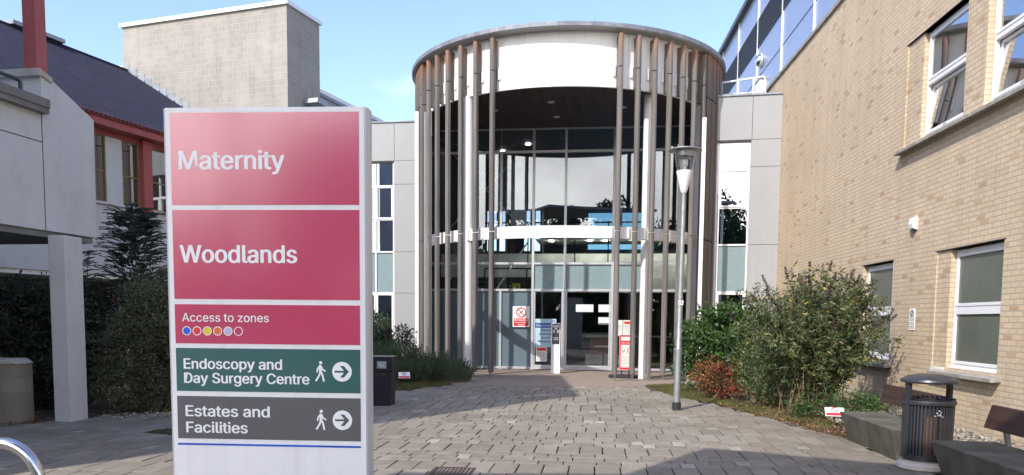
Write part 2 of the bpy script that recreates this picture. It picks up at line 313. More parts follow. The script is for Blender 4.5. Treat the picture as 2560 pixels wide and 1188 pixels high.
# ------------------------------------------------------------------ object helpers
def tag(o, label=None, cat=None, group=None, kind=None):
    if label: o['label'] = label
    if cat: o['category'] = cat
    if group: o['group'] = group
    if kind: o['kind'] = kind
    return o
def thing(name, label, cat, loc=(0, 0, 0), rz=0, group=None):
    o = bpy.data.objects.new(name, None); COL.objects.link(o); o.location = loc; o.rotation_euler = (0, 0, R(rz)); o.empty_display_size = .1
    return tag(o, label, cat, group)
class MB:
    def __init__(s): s.v = []; s.f = []; s.sm = False; s.r = None; s.T = None
    def add(s, vs, fs, rv=None):
        n = len(s.v)
        if s.T is not None: vs = [tuple(s.T @ Vector(p)) for p in vs]
        s.v += vs; s.f += [tuple(i+n for i in q) for q in fs]
        if s.r is not None: s.r += [rv if rv is not None else random.random()]*len(fs)
        return s
    def box(s, x0, x1, y0, y1, z0, z1, rv=None):
        vs = [(x, y, z) for z in (z0, z1) for y in (y0, y1) for x in (x0, x1)]
        return s.add(vs, [(0, 2, 3, 1), (4, 5, 7, 6), (0, 1, 5, 4), (2, 6, 7, 3), (0, 4, 6, 2), (1, 3, 7, 5)], rv)
    def prism(s, prof, y0, y1, plane='xz'):   # closed profile extruded
        n = len(prof)
        if plane == 'xz': vs = [(a, y, b) for y in (y0, y1) for a, b in prof]
        elif plane == 'xy': vs = [(a, b, z) for z in (y0, y1) for a, b in prof]
        else: vs = [(x, a, b) for x in (y0, y1) for a, b in prof]
        return s.add(vs, [tuple(range(n)), tuple(range(2*n-1, n-1, -1))]+[(i, i+n, (i+1) % n+n, (i+1) % n) for i in range(n)])
    def tube(s, pts, rad, seg=10, caps=True):
        pts = [Vector(p) for p in pts]; n = len(pts); rr = rad if isinstance(rad, (list, tuple)) else [rad]*n
        vs = []; prev = None
        for i, p in enumerate(pts):
            d = (pts[min(i+1, n-1)]-pts[max(i-1, 0)]).normalized()
            if prev is None: a = d.orthogonal().normalized()
            else: a = (prev-d*prev.dot(d)); a = a.normalized() if a.length > 1e-6 else d.orthogonal().normalized()
            prev = a; b = d.cross(a)
            for k in range(seg):
                t = 2*math.pi*k/seg; vs.append(tuple(p+(a*math.cos(t)+b*math.sin(t))*rr[i]))
        fs = [(i*seg+k, i*seg+(k+1) % seg, (i+1)*seg+(k+1) % seg, (i+1)*seg+k) for i in range(n-1) for k in range(seg)]
        if caps: fs += [tuple(range(seg-1, -1, -1)), tuple(range((n-1)*seg, n*seg))]
        return s.add(vs, fs)
    def lathe(s, prof, seg=32, c=(0, 0)):
        vs = []; n = len(prof)
        for rr, z in prof:
            for k in range(seg):
                t = 2*math.pi*k/seg; vs.append((c[0]+rr*math.cos(t), c[1]+rr*math.sin(t), z))
        fs = [(i*seg+k, i*seg+(k+1) % seg, (i+1)*seg+(k+1) % seg, (i+1)*seg+k) for i in range(n-1) for k in range(seg)]
        fs += [tuple(range(seg-1, -1, -1)), tuple(range((n-1)*seg, n*seg))]
        return s.add(vs, fs)
    def arc(s, r0, r1, z0, z1, a0, a1, seg):   # angle from -Y towards +X, degrees
        vs = []
        for i in range(seg+1):
            a = R(a0+(a1-a0)*i/seg); c, d = math.sin(a), -math.cos(a)
            vs += [(r0*c, r0*d, z0), (r1*c, r1*d, z0), (r1*c, r1*d, z1), (r0*c, r0*d, z1)]
        fs = []
        for i in range(seg):
            for k in range(4): fs.append((4*i+k, 4*i+(k+1) % 4, 4*i+4+(k+1) % 4, 4*i+4+k))
        fs += [(3, 2, 1, 0), tuple(4*seg+k for k in range(4))]
        return s.add(vs, fs)
    def build(s, name, m, parent=None, bevel=0, smooth=False, loc=None, rz=None):
        me = bpy.data.meshes.new(name); me.from_pydata([tuple(p) for p in s.v], [], s.f); me.validate(clean_customdata=False)
        me.materials.append(MATS[m] if isinstance(m, str) else m)
        if s.r is not None and len(s.r) == len(me.polygons):
            a = me.attributes.new('rnd', 'FLOAT', 'FACE'); a.data.foreach_set('value', s.r)
        bmn = __import__('bmesh'); bb = bmn.new(); bb.from_mesh(me)
        if s.r is None: bmn.ops.recalc_face_normals(bb, faces=bb.faces)
        bb.to_mesh(me); bb.free()
        if smooth:
            me.polygons.foreach_set('use_smooth', [True]*len(me.polygons)); me.set_sharp_from_angle(angle=R(35))
        o = bpy.data.objects.new(name, me); COL.objects.link(o)
        if parent: o.parent = parent
        if loc: o.location = loc
        if rz: o.rotation_euler = (0, 0, R(rz))
        if bevel:
            b = o.modifiers.new('bevel', 'BEVEL'); b.width = bevel; b.segments = 2; b.limit_method = 'ANGLE'
        return o
def mb(r=False):
    m = MB()
    if r: m.r = []
    return m
def holes_wall(m, x0, x1, z0, z1, y0, y1, holes):
    xs = sorted({x0, x1, *[h[0] for h in holes], *[h[1] for h in holes]}); zs = sorted({z0, z1, *[h[2] for h in holes], *[h[3] for h in holes]})
    xs = [x for x in xs if x0 <= x <= x1]; zs = [z for z in zs if z0 <= z <= z1]
    for a, b in zip(xs, xs[1:]):
        run = None
        for c, d in zip(zs, zs[1:]):
            cx, cz = (a+b)/2, (c+d)/2
            solid = not any(h[0] < cx < h[1] and h[2] < cz < h[3] for h in holes)
            if solid: run = (run[0] if run else c, d)
            if (not solid or d == zs[-1]) and run: m.box(a, b, y0, y1, *run); run = None
    return m
def copy_tree(o, parent=None):
    c = o.copy(); COL.objects.link(c)
    if parent: c.parent = parent
    for ch in list(o.children): copy_tree(ch, c)
    return c
FONT = None
try:      # Blender's own bundled interface font; the built-in one is used if it is not there
    import os
    FONT = bpy.data.fonts.load(os.path.join(bpy.utils.system_resource('DATAFILES'), 'fonts', 'Inter.woff2'))
except Exception: pass
def text_mesh(name, body, mt, parent, x0, x1, base, cap, y, bold=.0, spacing=1.0):
    """lettering in the parent's x-z plane, fitted between x0 and x1, cap height cap, at depth y"""
    cu = bpy.data.curves.new(name, 'FONT'); cu.body = body; cu.size = 1; cu.resolution_u = 4; cu.space_character = spacing
    if FONT: cu.font = FONT
    tmp = bpy.data.objects.new(name, cu); COL.objects.link(tmp)
    dg = bpy.context.evaluated_depsgraph_get(); me = bpy.data.meshes.new_from_object(tmp.evaluated_get(dg))
    cu.body = 'H'; dg.update(); mh = bpy.data.meshes.new_from_object(tmp.evaluated_get(dg)); ch = max(v.co.y for v in mh.vertices)
    bpy.data.objects.remove(tmp)
    co = [v.co.copy() for v in me.vertices]; fs = [tuple(p.vertices) for p in me.polygons]
    a, b = min(c.x for c in co), max(c.x for c in co); w = b-a
    q = mb(); lay = [(0, 0)]
    if bold: lay = [(-bold, 0), (-bold*.33, bold*.35), (bold*.33, -bold*.35), (bold, 0)]
    for i, (dx, dz) in enumerate(lay):
        q.add([((c.x-a)/w*(x1-x0)+x0+dx*cap, y-.0003*i, base+c.y*(cap/ch)+dz*cap) for c in co], fs)
    return q.build(name, mt, parent)

# ---- foliage: numpy leaf clouds
def leaves(name, P, D, Ls, Wd, mt, parent=None, seed=0, fold=.35, rnd=None):
    """P points, D direction of each leaf, Ls length, Wd width -> one mesh of folded leaves (two quads-ish each)"""
    rg = np.random.default_rng(seed); n = len(P)
    D = D/np.linalg.norm(D, axis=1, keepdims=True)
    Q = rg.normal(size=(n, 3)); Q[:, 2] *= .5; Q = np.cross(D, Q); Q /= np.linalg.norm(Q, axis=1, keepdims=True)+1e-9
    U = np.cross(D, Q)
    Ls = np.broadcast_to(Ls, n)[:, None]; Wd = np.broadcast_to(Wd, n)[:, None]
    a = P; tip = P+D*Ls; mid = P+D*Ls*.45
    l = mid+Q*Wd*.5+U*Wd*fold*.5; rr = mid-Q*Wd*.5+U*Wd*fold*.5
    V = np.stack([a, l, tip, rr], 1).reshape(-1, 3)
    idx = np.arange(n)[:, None]*4
    F = np.concatenate([idx+[0, 2, 1], idx+[0, 3, 2]], 1).reshape(-1, 3)
    me = bpy.data.meshes.new(name); me.vertices.add(len(V)); me.vertices.foreach_set('co', V.ravel())
    me.loops.add(F.size); me.loops.foreach_set('vertex_index', F.ravel().astype(np.int32))
    me.polygons.add(len(F)); me.polygons.foreach_set('loop_start', np.arange(0, F.size, 3, dtype=np.int32))
    me.update(calc_edges=True); me.validate()
    rv = rg.random(n) if rnd is None else rnd
    at = me.attributes.new('rnd', 'FLOAT', 'FACE'); at.data.foreach_set('value', np.repeat(rv, 2).astype(np.float32))
    me.materials.append(MATS[mt]); o = bpy.data.objects.new(name, me); COL.objects.link(o)
    if parent: o.parent = parent
    return o
def clump_points(rg, blobs, n, clumps=60, csize=.18, zmin=.02, shell=.45):
    """points in many small clumps spread through ellipsoids (towards their outer part)"""
    vol = np.array([b[3]*b[4]*b[5] for b in blobs]); pr = vol/vol.sum()
    C = []
    for _ in range(clumps):
        b = blobs[rg.choice(len(blobs), p=pr)]; d = rg.normal(size=3); d /= np.linalg.norm(d); rr = shell+(1-shell)*rg.random()**.6
        C.append([b[0]+b[3]*d[0]*rr, b[1]+b[4]*d[1]*rr, b[2]+b[5]*d[2]*rr])
    C = np.array(C); k = rg.integers(0, clumps, n); sz = csize*(.5+rg.random(clumps))
    off = rg.normal(size=(n, 3)); off /= np.linalg.norm(off, axis=1, keepdims=True); off *= (rg.random(n)**.4)[:, None]
    P = C[k]+off*sz[k][:, None]; D = off*.8+rg.normal(size=(n, 3))*.6+[0, 0, .25]
    ok = P[:, 2] > zmin
    return P[ok], D[ok], C

# ================================================================== GROUND
m = mb(); m.box(-400, 400, -300, 600, -1.0, -.06); tag(m.build('ground', 'ground'), kind='structure')
m = mb(); m.box(-14, 9, -14, 24.5, -.055, -.022); tag(m.build('paving_bed', 'joint_bed'), kind='structure')
def inside(px, poly):
    x, y = px; c = False; j = len(poly)-1
    for i in range(len(poly)):
        if (poly[i][1] > y) != (poly[j][1] > y) and x < (poly[j][0]-poly[i][0])*(y-poly[i][1])/(poly[j][1]-poly[i][1])+poly[i][0]: c = not c
        j = i
    return c
PAVE = [(-11, 1.5), (5.2, 1.5), (4.1, 5.5), (4.33, 8.0), (4.45, 8.7), (4.58, 10.5), (4.6, 11.4), (4.1, 12.9), (3.9, 14.7), (3.35, 16.25), (3.2, 18.75), (2.4, 18.45), (.2, 18.35), (-.95, 18.8), (-1.4, 18.6), (-2.2, 17.2), (-3.4, 16.2), (-5.2, 13.2), (-6.2, 12.1), (-6.95, 11.35), (-11, 10.2)]
th = R(-6.5); cs, sn = math.cos(th), math.sin(th)
rg = random.Random(3)
pv = mb(True); y = -2.0; k = 0; SEQ = [.55, .55, .235, .235, .235, .57, .24, .235, .235]
while y < 21:
    h = SEQ[k % len(SEQ)]; thin = h < .3; x = -14-rg.random()*.27; k += 1
    while x < 9:
        if not thin: wd = .27
        else:
            q = rg.random(); wd = .165 if q < .18 else (.36 if q < .45 else .27)
        j = .0055; jx = .0075 if not thin else .0055
        jj = .012 if rg.random() < .12 else 0
        cx, cy = x+wd/2, y+h/2
        wx, wy = cx*cs-cy*sn, cx*sn+cy*cs
        if inside((wx, wy), PAVE):
            rv = rg.random()*.8 if wd > .2 or rg.random() < .35 else .84+.13*rg.random()
            dz = rg.uniform(-.0025, .0025); tx = rg.uniform(-.002, .002); ty = rg.uniform(-.002, .002)
            c0 = [(x+jx, y+j), (x+wd-jx-jj*.3, y+j), (x+wd-jx-jj*.3, y+h-j), (x+jx, y+h-j)]
            e = .006
            tp = [(x+jx+e, y+j+e), (x+wd-jx-e-jj*.3, y+j+e), (x+wd-jx-e-jj*.3, y+h-j-e), (x+jx+e, y+h-j-e)]
            zs = [dz+tx+ty, dz-tx+ty, dz-tx-ty, dz+tx-ty]
            vs = [(a*cs-b*sn, a*sn+b*cs, -.026) for a, b in c0]+[(a*cs-b*sn, a*sn+b*cs, z-.004) for (a, b), z in zip(c0, zs)]+[(a*cs-b*sn, a*sn+b*cs, z) for (a, b), z in zip(tp, zs)]
            fs = [(8, 9, 10, 11)]+[(4+i, 4+(i+1) % 4, 8+(i+1) % 4, 8+i) for i in range(4)]+[(i, (i+1) % 4, 4+(i+1) % 4, 4+i) for i in range(4)]
            pv.add(vs, fs, rv)
        x += wd
    y += h
tag(pv.build('paving', 'paver'), kind='structure')
def slab(name, poly, z0, z1, m_, sub=0):
    q = mb(); q.prism(poly, z0, z1, 'xy'); return tag(q.build(name, m_), kind='structure')
slab('apron', [(-1.75, 19.9), (-1.4, 18.62), (-.95, 18.8), (.2, 18.35), (2.4, 18.45), (3.2, 18.75), (4.6, 19.6), (6.4, 20.6), (6.4, 24.9), (-3.4, 25.6), (-3.4, 21.2)], -.03, -.003, 'apron')
# planting beds, gently uneven
def bed(name, poly, z, m_, seed, amp=.05, step=.25):
    rg_ = random.Random(seed); xs = [p[0] for p in poly]; ys = [p[1] for p in poly]
    nx = int((max(xs)-min(xs))/step)+1; ny = int((max(ys)-min(ys))/step)+1
    q = mb(); H = [[z+rg_.random()*amp for _ in range(ny+1)] for _ in range(nx+1)]
    for i in range(nx):
        for j in range(ny):
            a, b = min(xs)+i*step, min(ys)+j*step
            if inside((a+step/2, b+step/2), poly):
                q.add([(a, b, H[i][j]), (a+step, b, H[i+1][j]), (a+step, b+step, H[i+1][j+1]), (a, b+step, H[i][j+1])], [(0, 1, 2, 3)])
    return tag(q.build(name, m_, smooth=True), kind='structure')
BEDR = [(4.6, 10.4), (4.1, 12.9), (3.9, 14.7), (3.35, 16.25), (3.2, 18.75), (4.6, 19.6), (6.4, 20.6), (7.2, 22.3), (7.6, 22), (7.0, 15), (6.5, 10.5), (5.3, 10.4)]
BEDL = [(-1.4, 18.62), (-2.2, 17.2), (-3.4, 16.2), (-5.2, 13.2), (-6.2, 12.1), (-6.95, 11.35), (-11, 10.2), (-14, 14), (-12, 24), (-5, 26), (-3.2, 25.5), (-3.2, 21.2), (-1.75, 19.9)]
bed('soil_bed', BEDR, -.035, 'soil', 1); bed('soil_bed', BEDL, -.04, 'soil', 2)

# ================================================================== RIGHT BRICK BUILDING
bw = thing('brick_building', 'long two storey buff brick building with white framed windows along the right', 'building', (6.55, 11.46, 0), 85.3)
# local x runs away from the viewer, +y points out to the courtyard
UP = [(.25, 1.75, 4.57, 6.30), (-1.95, -.33, 4.57, 6.30), (-4.4, -2.7, 4.57, 6.3)]; LOW = [(2.55, 4.0, .88, 2.67), (-1.08, .42, .88, 2.67), (-4.4, -2.8, .88, 2.67)]
m = mb()
holes = [(h[0], h[1], h[2], h[3]) for h in UP+LOW]+[(1.75, 2.35, 4.57, 6.30), (.42, .85, .88, 2.67)]
holes_wall(m, -9, 13.5, -.05, 8.45, -.30, 0, holes)
m.box(1.75, 2.35, -.28, -.025, 4.57, 6.30); m.box(.42, .85, -.28, -.02, .88, 2.67)
m.build('wall', buff, bw)
m = mb(); m.box(-9, 13.6, -.42, .05, 8.45, 8.53); m.build('coping', 'stone_sill', bw)
m = mb(); m.box(-9, 13.5, -8, -.42, 8.3, 8.42); m.box(-9, 13.5, -8.3, -8, 0, 8.4); m.box(13.2, 13.5, -8, -.31, 0, 8.3); m.box(-9, -8.7, -8, -.31, 0, 8.3); m.box(-8.7, 13.2, -2.2, -2.1, 0, 8.3)
m.build('back_wall', 'interior_grey', bw)
m = mb(); m.box(-8.7, 13.2, -2.1, -.31, 3.5, 3.8); m.build('floor_slab', 'interior_white', bw)
m = mb(); m.box(2.41, 2.424, -.01, .0015, .0, 4.44); m.build('movement_joint', 'concrete_white', bw)
for h in UP+LOW:      # steel lintels
    xe = {1.75: 2.4, .42: .9}.get(h[1], h[1]+.1)
    m = mb(); m.box(h[0]-.05, xe, -.1, .006, h[3], h[3]+.012); m.build('lintel', 'dark_gap', bw)
def sill(x0, x1, z, y=.13, m_='stone_sill'):
    m = mb(); x = x0
    while x < x1-.05:
        e = min(x+.78, x1); m.prism([(-.08, z-.055), (y, z-.075), (y, z-.02), (-.08, z+.02)], x+.004, e-.004, 'yz'); x = e
    m.build('sill', m_, bw, bevel=.006)
sill(-2.6, 2.43, 4.53, .14); sill(2.4, 4.15, .83, .13); sill(-1.2, .72, .85, .13); sill(-4.6, -2.7, .83)
m = mb(); m.box(.44, .86, -.02, .012, .80, .885); m.build('sill_end', 'upvc', bw)
def window(h, split, lower_tilt=0, pane='glass_win', parent=bw, back=None):
    x0, x1, z0, z1 = h; yf = -.09
    root = mb()
    o = .055
    root.box(x0+.01, x0+.01+o, yf-.06, yf, z0+.02, z1-.02); root.box(x1-.01-o, x1-.01, yf-.06, yf, z0+.02, z1-.02)
    root.box(x0+.01+o, x1-.01-o, yf-.06, yf, z0+.02, z0+.02+o); root.box(x0+.01+o, x1-.01-o, yf-.06, yf, z1-.02-o, z1-.02)
    zs = z0+(z1-z0)*split
    root.box(x0+.01+o, x1-.01-o, yf-.06, yf+.004, zs-.035, zs+.035)
    # drip sill board of the frame
    root.box(x0+.01, x1-.01, yf, yf+.05, z0+.005, z0+.035)
    W = root.build('window', 'upvc', parent, bevel=.006)
    def sash(a, b, c, d, tilt):
        q = mb(); e = .045; y0, y1 = -.045, .012
        q.box(a, a+e, y0, y1, c, d); q.box(b-e, b, y0, y1, c, d); q.box(a+e, b-e, y0, y1, c, c+e); q.box(a+e, b-e, y0, y1, d-e, d)
        T = Matrix.Translation((0, yf, c)) @ Matrix.Rotation(tilt, 4, 'X') @ Matrix.Translation((0, 0, -c))
        q.v = [tuple(T @ Vector(p)) for p in q.v]; q.build('sash', 'upvc', W, bevel=.004)
        g = mb(); g.box(a+e-.004, b-e+.004, -.02, -.012, c+e-.004, d-e+.004); g.v = [tuple(T @ Vector(p)) for p in g.v]; g.build('pane', pane, W)
        if tilt:
            hnd = mb(); hnd.box((a+b)/2-.05, (a+b)/2+.05, yf-.02, yf+.02, c+.01, c+.03); hnd.build('handle', 'alu', W)
    A, B = x0+.01+o+.002, x1-.01-o-.002
    sash(A, B, zs+.037, z1-.022-o, 0); sash(A, B, z0+.022+o, zs-.037, lower_tilt)
    return W
for i, h in enumerate(UP): W = window(h, .52, R(6), 'glass_sky')
for i, h in enumerate(LOW): W = window(h, .50, 0, 'frost_dark')
# curtains / blinds behind the glass
for h, c in ((UP[0], 'curtain'), (UP[1], 'curtain_blue'), (UP[1], 'curtain')):
    m = mb(); q = []
    x0, x1 = (h[1]-.42, h[1]-.06) if c == 'curtain' else (h[0]+.06, h[0]+.7)
    for i in range(25): q.append((x0+(x1-x0)*i/24, -.40+.035*math.sin(i*1.7)))
    vs = [(a, b, z) for z in (h[2]+.03, h[3]-.03) for a, b in q]
    m.add(vs, [(i, i+1, i+26, i+25) for i in range(24)]); m.build('curtain', c, bw, smooth=True)
for h in LOW[:2]:
    m = mb(); m.box(h[0]+.02, h[1]-.02, -.19, -.185, h[2]+.03, h[3]-.03); m.build('obscure_film', 'frost_dark', bw)
m = mb()
for i in range(14): m.box(2.62+.02*i, 2.63+.02*i, -.183+.006*(i % 2), -.17+.006*(i % 2), 1.75, 2.62)
m.build('curtain', 'interior_white', bw)

# alarm box and wall plaque
a = thing('alarm_box', 'small white box mounted high on the brick wall above the plaque', 'alarm box')
a.location = bw.matrix_basis @ Vector((0, 0, 0)); a.location = (6.55, 11.46, 0); a.rotation_euler = (0, 0, R(85.3))
m = mb(); m.prism([(0, 3.10), (.075, 3.12), (.09, 3.2), (.075, 3.3), (0, 3.32)], 1.60, 1.78, 'yz'); m.build('housing', 'upvc', a, bevel=.012)
m = mb(); m.box(1.66, 1.72, .02, .07, 3.085, 3.105); m.build('sensor', 'dark_gap', a)
a = thing('wall_plaque', 'white smoking notice screwed to the brick wall between the two lower windows', 'plaque', (6.55, 11.46, 0), 85.3)
m = mb(); m.box(1.52, 1.74, .002, .010, 1.44, 1.80); m.build('plate', 'sign_white', a, bevel=.002)
m = mb(); q = [(1.63+.05*math.cos(i*math.pi/9), 1.72+.05*math.sin(i*math.pi/9)) for i in range(19)]
m.tube([(x, .014, z) for x, z in q], .006, 6); m.tube([(1.6, .014, 1.75), (1.66, .014, 1.69)], .005, 6); m.build('emblem', 'letter_dark', a)
def rows(parent, x0, x1, zs, y, m_='letter_dark', hgt=.008):
    q = mb()
    for i, z in enumerate(zs):
        rg2 = random.Random(i); x = x0
        while x < x1-.01:
            wv = rg2.uniform(.02, .05); q.box(x, min(x+wv, x1), y-.0005, y+.0005, z, z+hgt); x += wv+.012
    return q.build('small_print', m_, parent)
rows(a, 1.545, 1.715, [1.63, 1.605, 1.56, 1.535, 1.50, 1.475], .0115)

# ================================================================== BLUE-GREY BUILDING BEHIND
cb_ = thing('clad_building', 'tall blue grey metal clad building with a dark louvre band behind the brick roof', 'building', (6.55, 11.46, 0), 85.3)
m = mb(); m.box(12.8, 60, -14, -3.0, 0, 17.75); m.build('wall', 'blue_clad', cb_)
m = mb(); m.box(12.7, 60.2, -14.2, -2.75, 17.75, 18.0); m.build('roof_edge', 'louvre', cb_)
m = mb()
for i in range(14): m.prism([(-3.0, 14.84+i*.1), (-2.94, 14.84+i*.1), (-2.97, 14.93+i*.1), (-3.0, 14.93+i*.1)], 12.8, 60, 'yz')
m.build('louvre_band', 'louvre', cb_)
m = mb()
for z in (13.35,): m.box(12.8, 60, -2.998, -2.985, z, z+.03)
m.build('panel_joint', 'dark_gap', cb_)
m = mb()
for s in (18.6, 23.3, 28.0, 32.7, 37.4, 42.1): m.box(s, s+.07, -2.998, -2.93, 12.0, 17.75)
m.build('panel_trim', 'upvc', cb_)
a = thing('bulkhead_light', 'round silver bulkhead light on the blue grey metal clad wall', 'wall light', (6.55, 11.46, 0), 85.3)
m = mb(); m.T = Matrix.Translation((27.1, -2.98, 13.96)) @ Matrix.Rotation(R(-90), 4, 'X'); m.lathe([(.34, 0), (.34, .06), (.30, .1)], 24); m.build('bezel', 'alu', a, smooth=True)
m = mb(); m.T = Matrix.Translation((27.1, -2.98, 13.96)) @ Matrix.Rotation(R(-90), 4, 'X'); m.lathe([(.28, .1), (.27, .18), (.2, .26), (.08, .30)], 24); m.build('diffuser', 'steel', a, smooth=True)
a = thing('roof_vent', 'white upright vent duct on the clad wall beyond the roof railing', 'vent', (6.55, 11.46, 0), 85.3)
m = mb(); m.box(26.3, 27.2, -2.98, -2.75, 10.9, 12.9); m.build('duct', 'upvc', a, bevel=.02); m = mb(); m.box(26.2, 27.3, -2.98, -2.7, 12.9, 12.98); m.build('cap', 'alu', a)

# ================================================================== ENTRANCE BUILDING
EY = 7.0
eb = thing('entrance_building', 'hospital entrance with a round timber finned canopy and glazed lobby between grey panelled wings', 'building', (1.6, 24.6, 0), -EY)
RO = 4.62
m = mb(); m.arc(4.31, 4.38, 7.45, 8.80, -96, 96, 120); m.build('fascia', 'white_fascia', eb, smooth=True)
m = mb()
for a in (-72, -48, -24, 24, 48, 72): m.arc(4.379, 4.383, 7.46, 8.79, a-.06, a+.06, 1)
m.build('panel_joint', 'lead', eb)
m = mb(); m.arc(3.9, 4.69, 8.80, 8.815, -100, 100, 120); m.build('rim_soffit', 'grey_panel', eb, smooth=True)
m = mb(); m.arc(3.9, 4.71, 8.816, 8.92, -100, 100, 120); m.build('roof_rim', 'rim_metal', eb, smooth=True)
prof = [(4.0*math.sin(R(a)), -4.0*math.cos(R(a))) for a in range(-96, 97, 4)]
m = mb(); m.prism(prof, 8.86, 8.9, 'xy'); m.build('roof', 'lead', eb)
prof = [(4.305*math.sin(R(a)), -4.305*math.cos(R(a))) for a in range(-90, 91, 3)]
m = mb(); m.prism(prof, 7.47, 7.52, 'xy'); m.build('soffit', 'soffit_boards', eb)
for (x, y) in ((-.25, -2.9), (-.2, -1.35), (-1.9, -2.2), (1.7, -2.2)):
    m = mb(); m.lathe([(.085, 7.455), (.10, 7.468), (.10, 7.4695)], 20, (x, y)); m.build('downlight', 'alu', eb, smooth=True)
m = mb(); m.arc(4.30, 4.38, 3.67, 3.98, -58, 58, 90); m.build('ring_beam', 'white_fascia', eb, smooth=True)
# solid curved side walls with timber cladding boards
for s in (-1, 1):
    m = mb(); m.arc(4.34, 4.50, 0, 7.45, *((60*s, 100*s) if s > 0 else (100*s, 60*s)), 20); m.build('side_wall', 'dark_gap', eb, smooth=True)
    m = mb()
    for i in range(17):
        a = s*(60+i*2.35); rr = RO-.012*(i % 2)-.008*random.random()
        for z0, z1 in ((.12, 3.80), (3.83, 7.62), (7.65, 8.79)):
            m.arc(4.50, rr, z0, z1, a-1.05, a+1.05, 2)
    m.build('timber_cladding', 'clad_wood', eb)
    m = mb(); m.T = Matrix.Rotation(R(s*57.4), 4, 'Z') ; m.box(-.02, .02, -4.6, -4.38, .1, 7.4); m.build('edge_trim', 'alu', eb)
# fins: half-round weathered timbers in three lengths
def fin(angle):
    T = Matrix.Rotation(R(angle), 4, 'Z')
    prof = [(-.060, 0), (-.062, -.07)]+[(-.062*math.cos(R(q)), -.07-.04*math.sin(R(q))) for q in range(15, 180, 15)]+[(.062, -.07), (.060, 0)]
    m = mb(); m.T = T @ Matrix.Translation((0, -4.53, 0))
    for z0, z1 in ((.17, 3.84), (3.865, 7.895), (7.92, 8.72)): m.prism(prof, z0, z1, 'xy')
    F = m.build('timber_fin', 'fin_wood', eb, smooth=True)
    m = mb(); m.T = T; m.box(-.034, .034, -4.528, -4.384, 7.46, 8.7); m.build('fin_web', 'fin_wood', F)
    sg = 1 if angle < 0 else -1
    for z in (3.68, 7.72):
        m = mb(); m.T = T; a, b = (.07, .13) if sg > 0 else (-.13, -.07)
        m.box(a, b, -4.42, -4.382, z, z+.29)
        for dz in (.06, .23): m.T = T @ Matrix.Translation(((a+b)/2, -4.42, z+dz)) @ Matrix.Rotation(R(90), 4, 'X'); m.lathe([(.012, 0), (.012, .01)], 8)
        m.build('bracket', 'white_paint', F)
    m = mb(); m.T = T; m.tube([(0, -4.59, -.02), (0, -4.59, .20)], .021, 10); m.build('pin_foot', 'steel', F, smooth=True)
for k in range(7): fin(-21.3-6.5*k)
for k in range(7): fin(20.3+6.15*k)
def to_local(X, Y):
    dx, dy = X-1.6, Y-24.6; a = R(EY); return dx*math.cos(a)-dy*math.sin(a), dx*math.sin(a)+dy*math.cos(a)
for X, Y in ((-1.25, 21.4), (3.58, 21.1)):
    m = mb(); c = to_local(X, Y); m.lathe([(.165, -.02), (.165, 7.47)], 28, c); m.build('column', 'white_paint', eb, smooth=True)
for X, Y, zt in ((-2.70, 22.15, 7.28), (5.02, 21.1, 6.92)):
    c = to_local(X, Y); m = mb(); m.box(c[0]-.05, c[0]+.05, c[1]-.04, c[1]+.04, -.02, zt); m.build('white_post', 'white_paint', eb)
# glazed screen
MX = [-4.35, -3.0, -2.0, -.98, .02, 1.5, 2.52, 3.53, 4.35]; TZ = [.05, 2.50, 3.33, 4.20, 6.76, 7.47]
def frame(m, x0, x1, z0, z1, y=0): m.box(x0, x1, y-.06, y+.06, z0, z1)
m = mb()
for i, x in enumerate(MX):
    top = 7.47
    if x in (-3.0, -2.0): m.box(x-.035, x+.035, -.065, .06, 0, 2.5); m.box(x-.035, x+.035, -.065, .06, 4.2, 6.76); continue
    m.box(x-.037, x+.037, -.065, .06, 0, top)
for z in TZ: m.box(-4.35, 4.35, -.058, .058, z-.035, z+.035)
m.build('curtain_wall_frame', 'alu', eb)
def pane(x0, x1, z0, z1, mt, name='glass_pane', y=0.0):
    q = mb(); q.box(x0+.02, x1-.02, y-.008, y+.008, z0+.02, z1-.02); return q.build(name, mt, eb)
for i in range(8):
    a, b = MX[i], MX[i+1]
    clear = i >= 3
    pane(a, b, TZ[0], TZ[1], 'glass_lobby' if clear else 'door_frost', 'glass_pane' if clear else 'frosted_panel')
    fr = 3 <= i <= 5
    pane(a, b, TZ[1], TZ[2], 'panel_frost' if fr else 'glass_lobby', 'frosted_panel' if fr else 'glass_pane')
    pane(a, b, TZ[2], TZ[3], 'glass_lobby'); pane(a, b, TZ[3], TZ[4], 'glass_big'); pane(a, b, TZ[4], TZ[5], 'glass_big')
# door leaf frames
for a, b in ((-.98, .02), (.02, 1.5)):
    m = mb(); m.box(a+.045, a+.085, -.04, .04, .09, 2.45); m.box(b-.085, b-.045, -.04, .04, .09, 2.45); m.box(a+.085, b-.085, -.04, .04, .09, .15); m.build('door_leaf', 'alu', eb)
# interior
m = mb(); m.box(-4.35, 8.5, .08, 9, -.05, .0); m.build('lobby_floor', 'interior_floor', eb)
m = mb()
holes = [(-3.5, -3.1, 4.3, 5.0), (-3.0, -2.75, 4.3, 5.0), (-3.5, -3.1, 5.1, 5.9), (-3.0, -2.75, 5.1, 5.9), (-2.0, -1.75, 4.3, 5.0), (-1.6, -1.35, 4.3, 5.0), (-2.0, -1.75, 5.1, 5.9), (-1.6, -1.35, 5.1, 5.9),
         (-2.9, -2.6, 3.35, 4.0), (-2.2, -1.9, 3.35, 4.0), (.3, 1.2, 3.3, 4.0), (1.4, 2.6, 3.3, 4.0), (.1, .8, 1.9, 2.2), (1.0, 1.7, 1.9, 2.2), (1.0, 1.7, 1.4, 1.7)]
holes_wall(m, -4.4, 9.5, 0, 7.6, 6.6, 6.8, holes); m.box(-4.5, -4.35, .1, 6.6, 0, 7.6); m.box(9.2, 9.4, .1, 6.6, 0, 7.6)
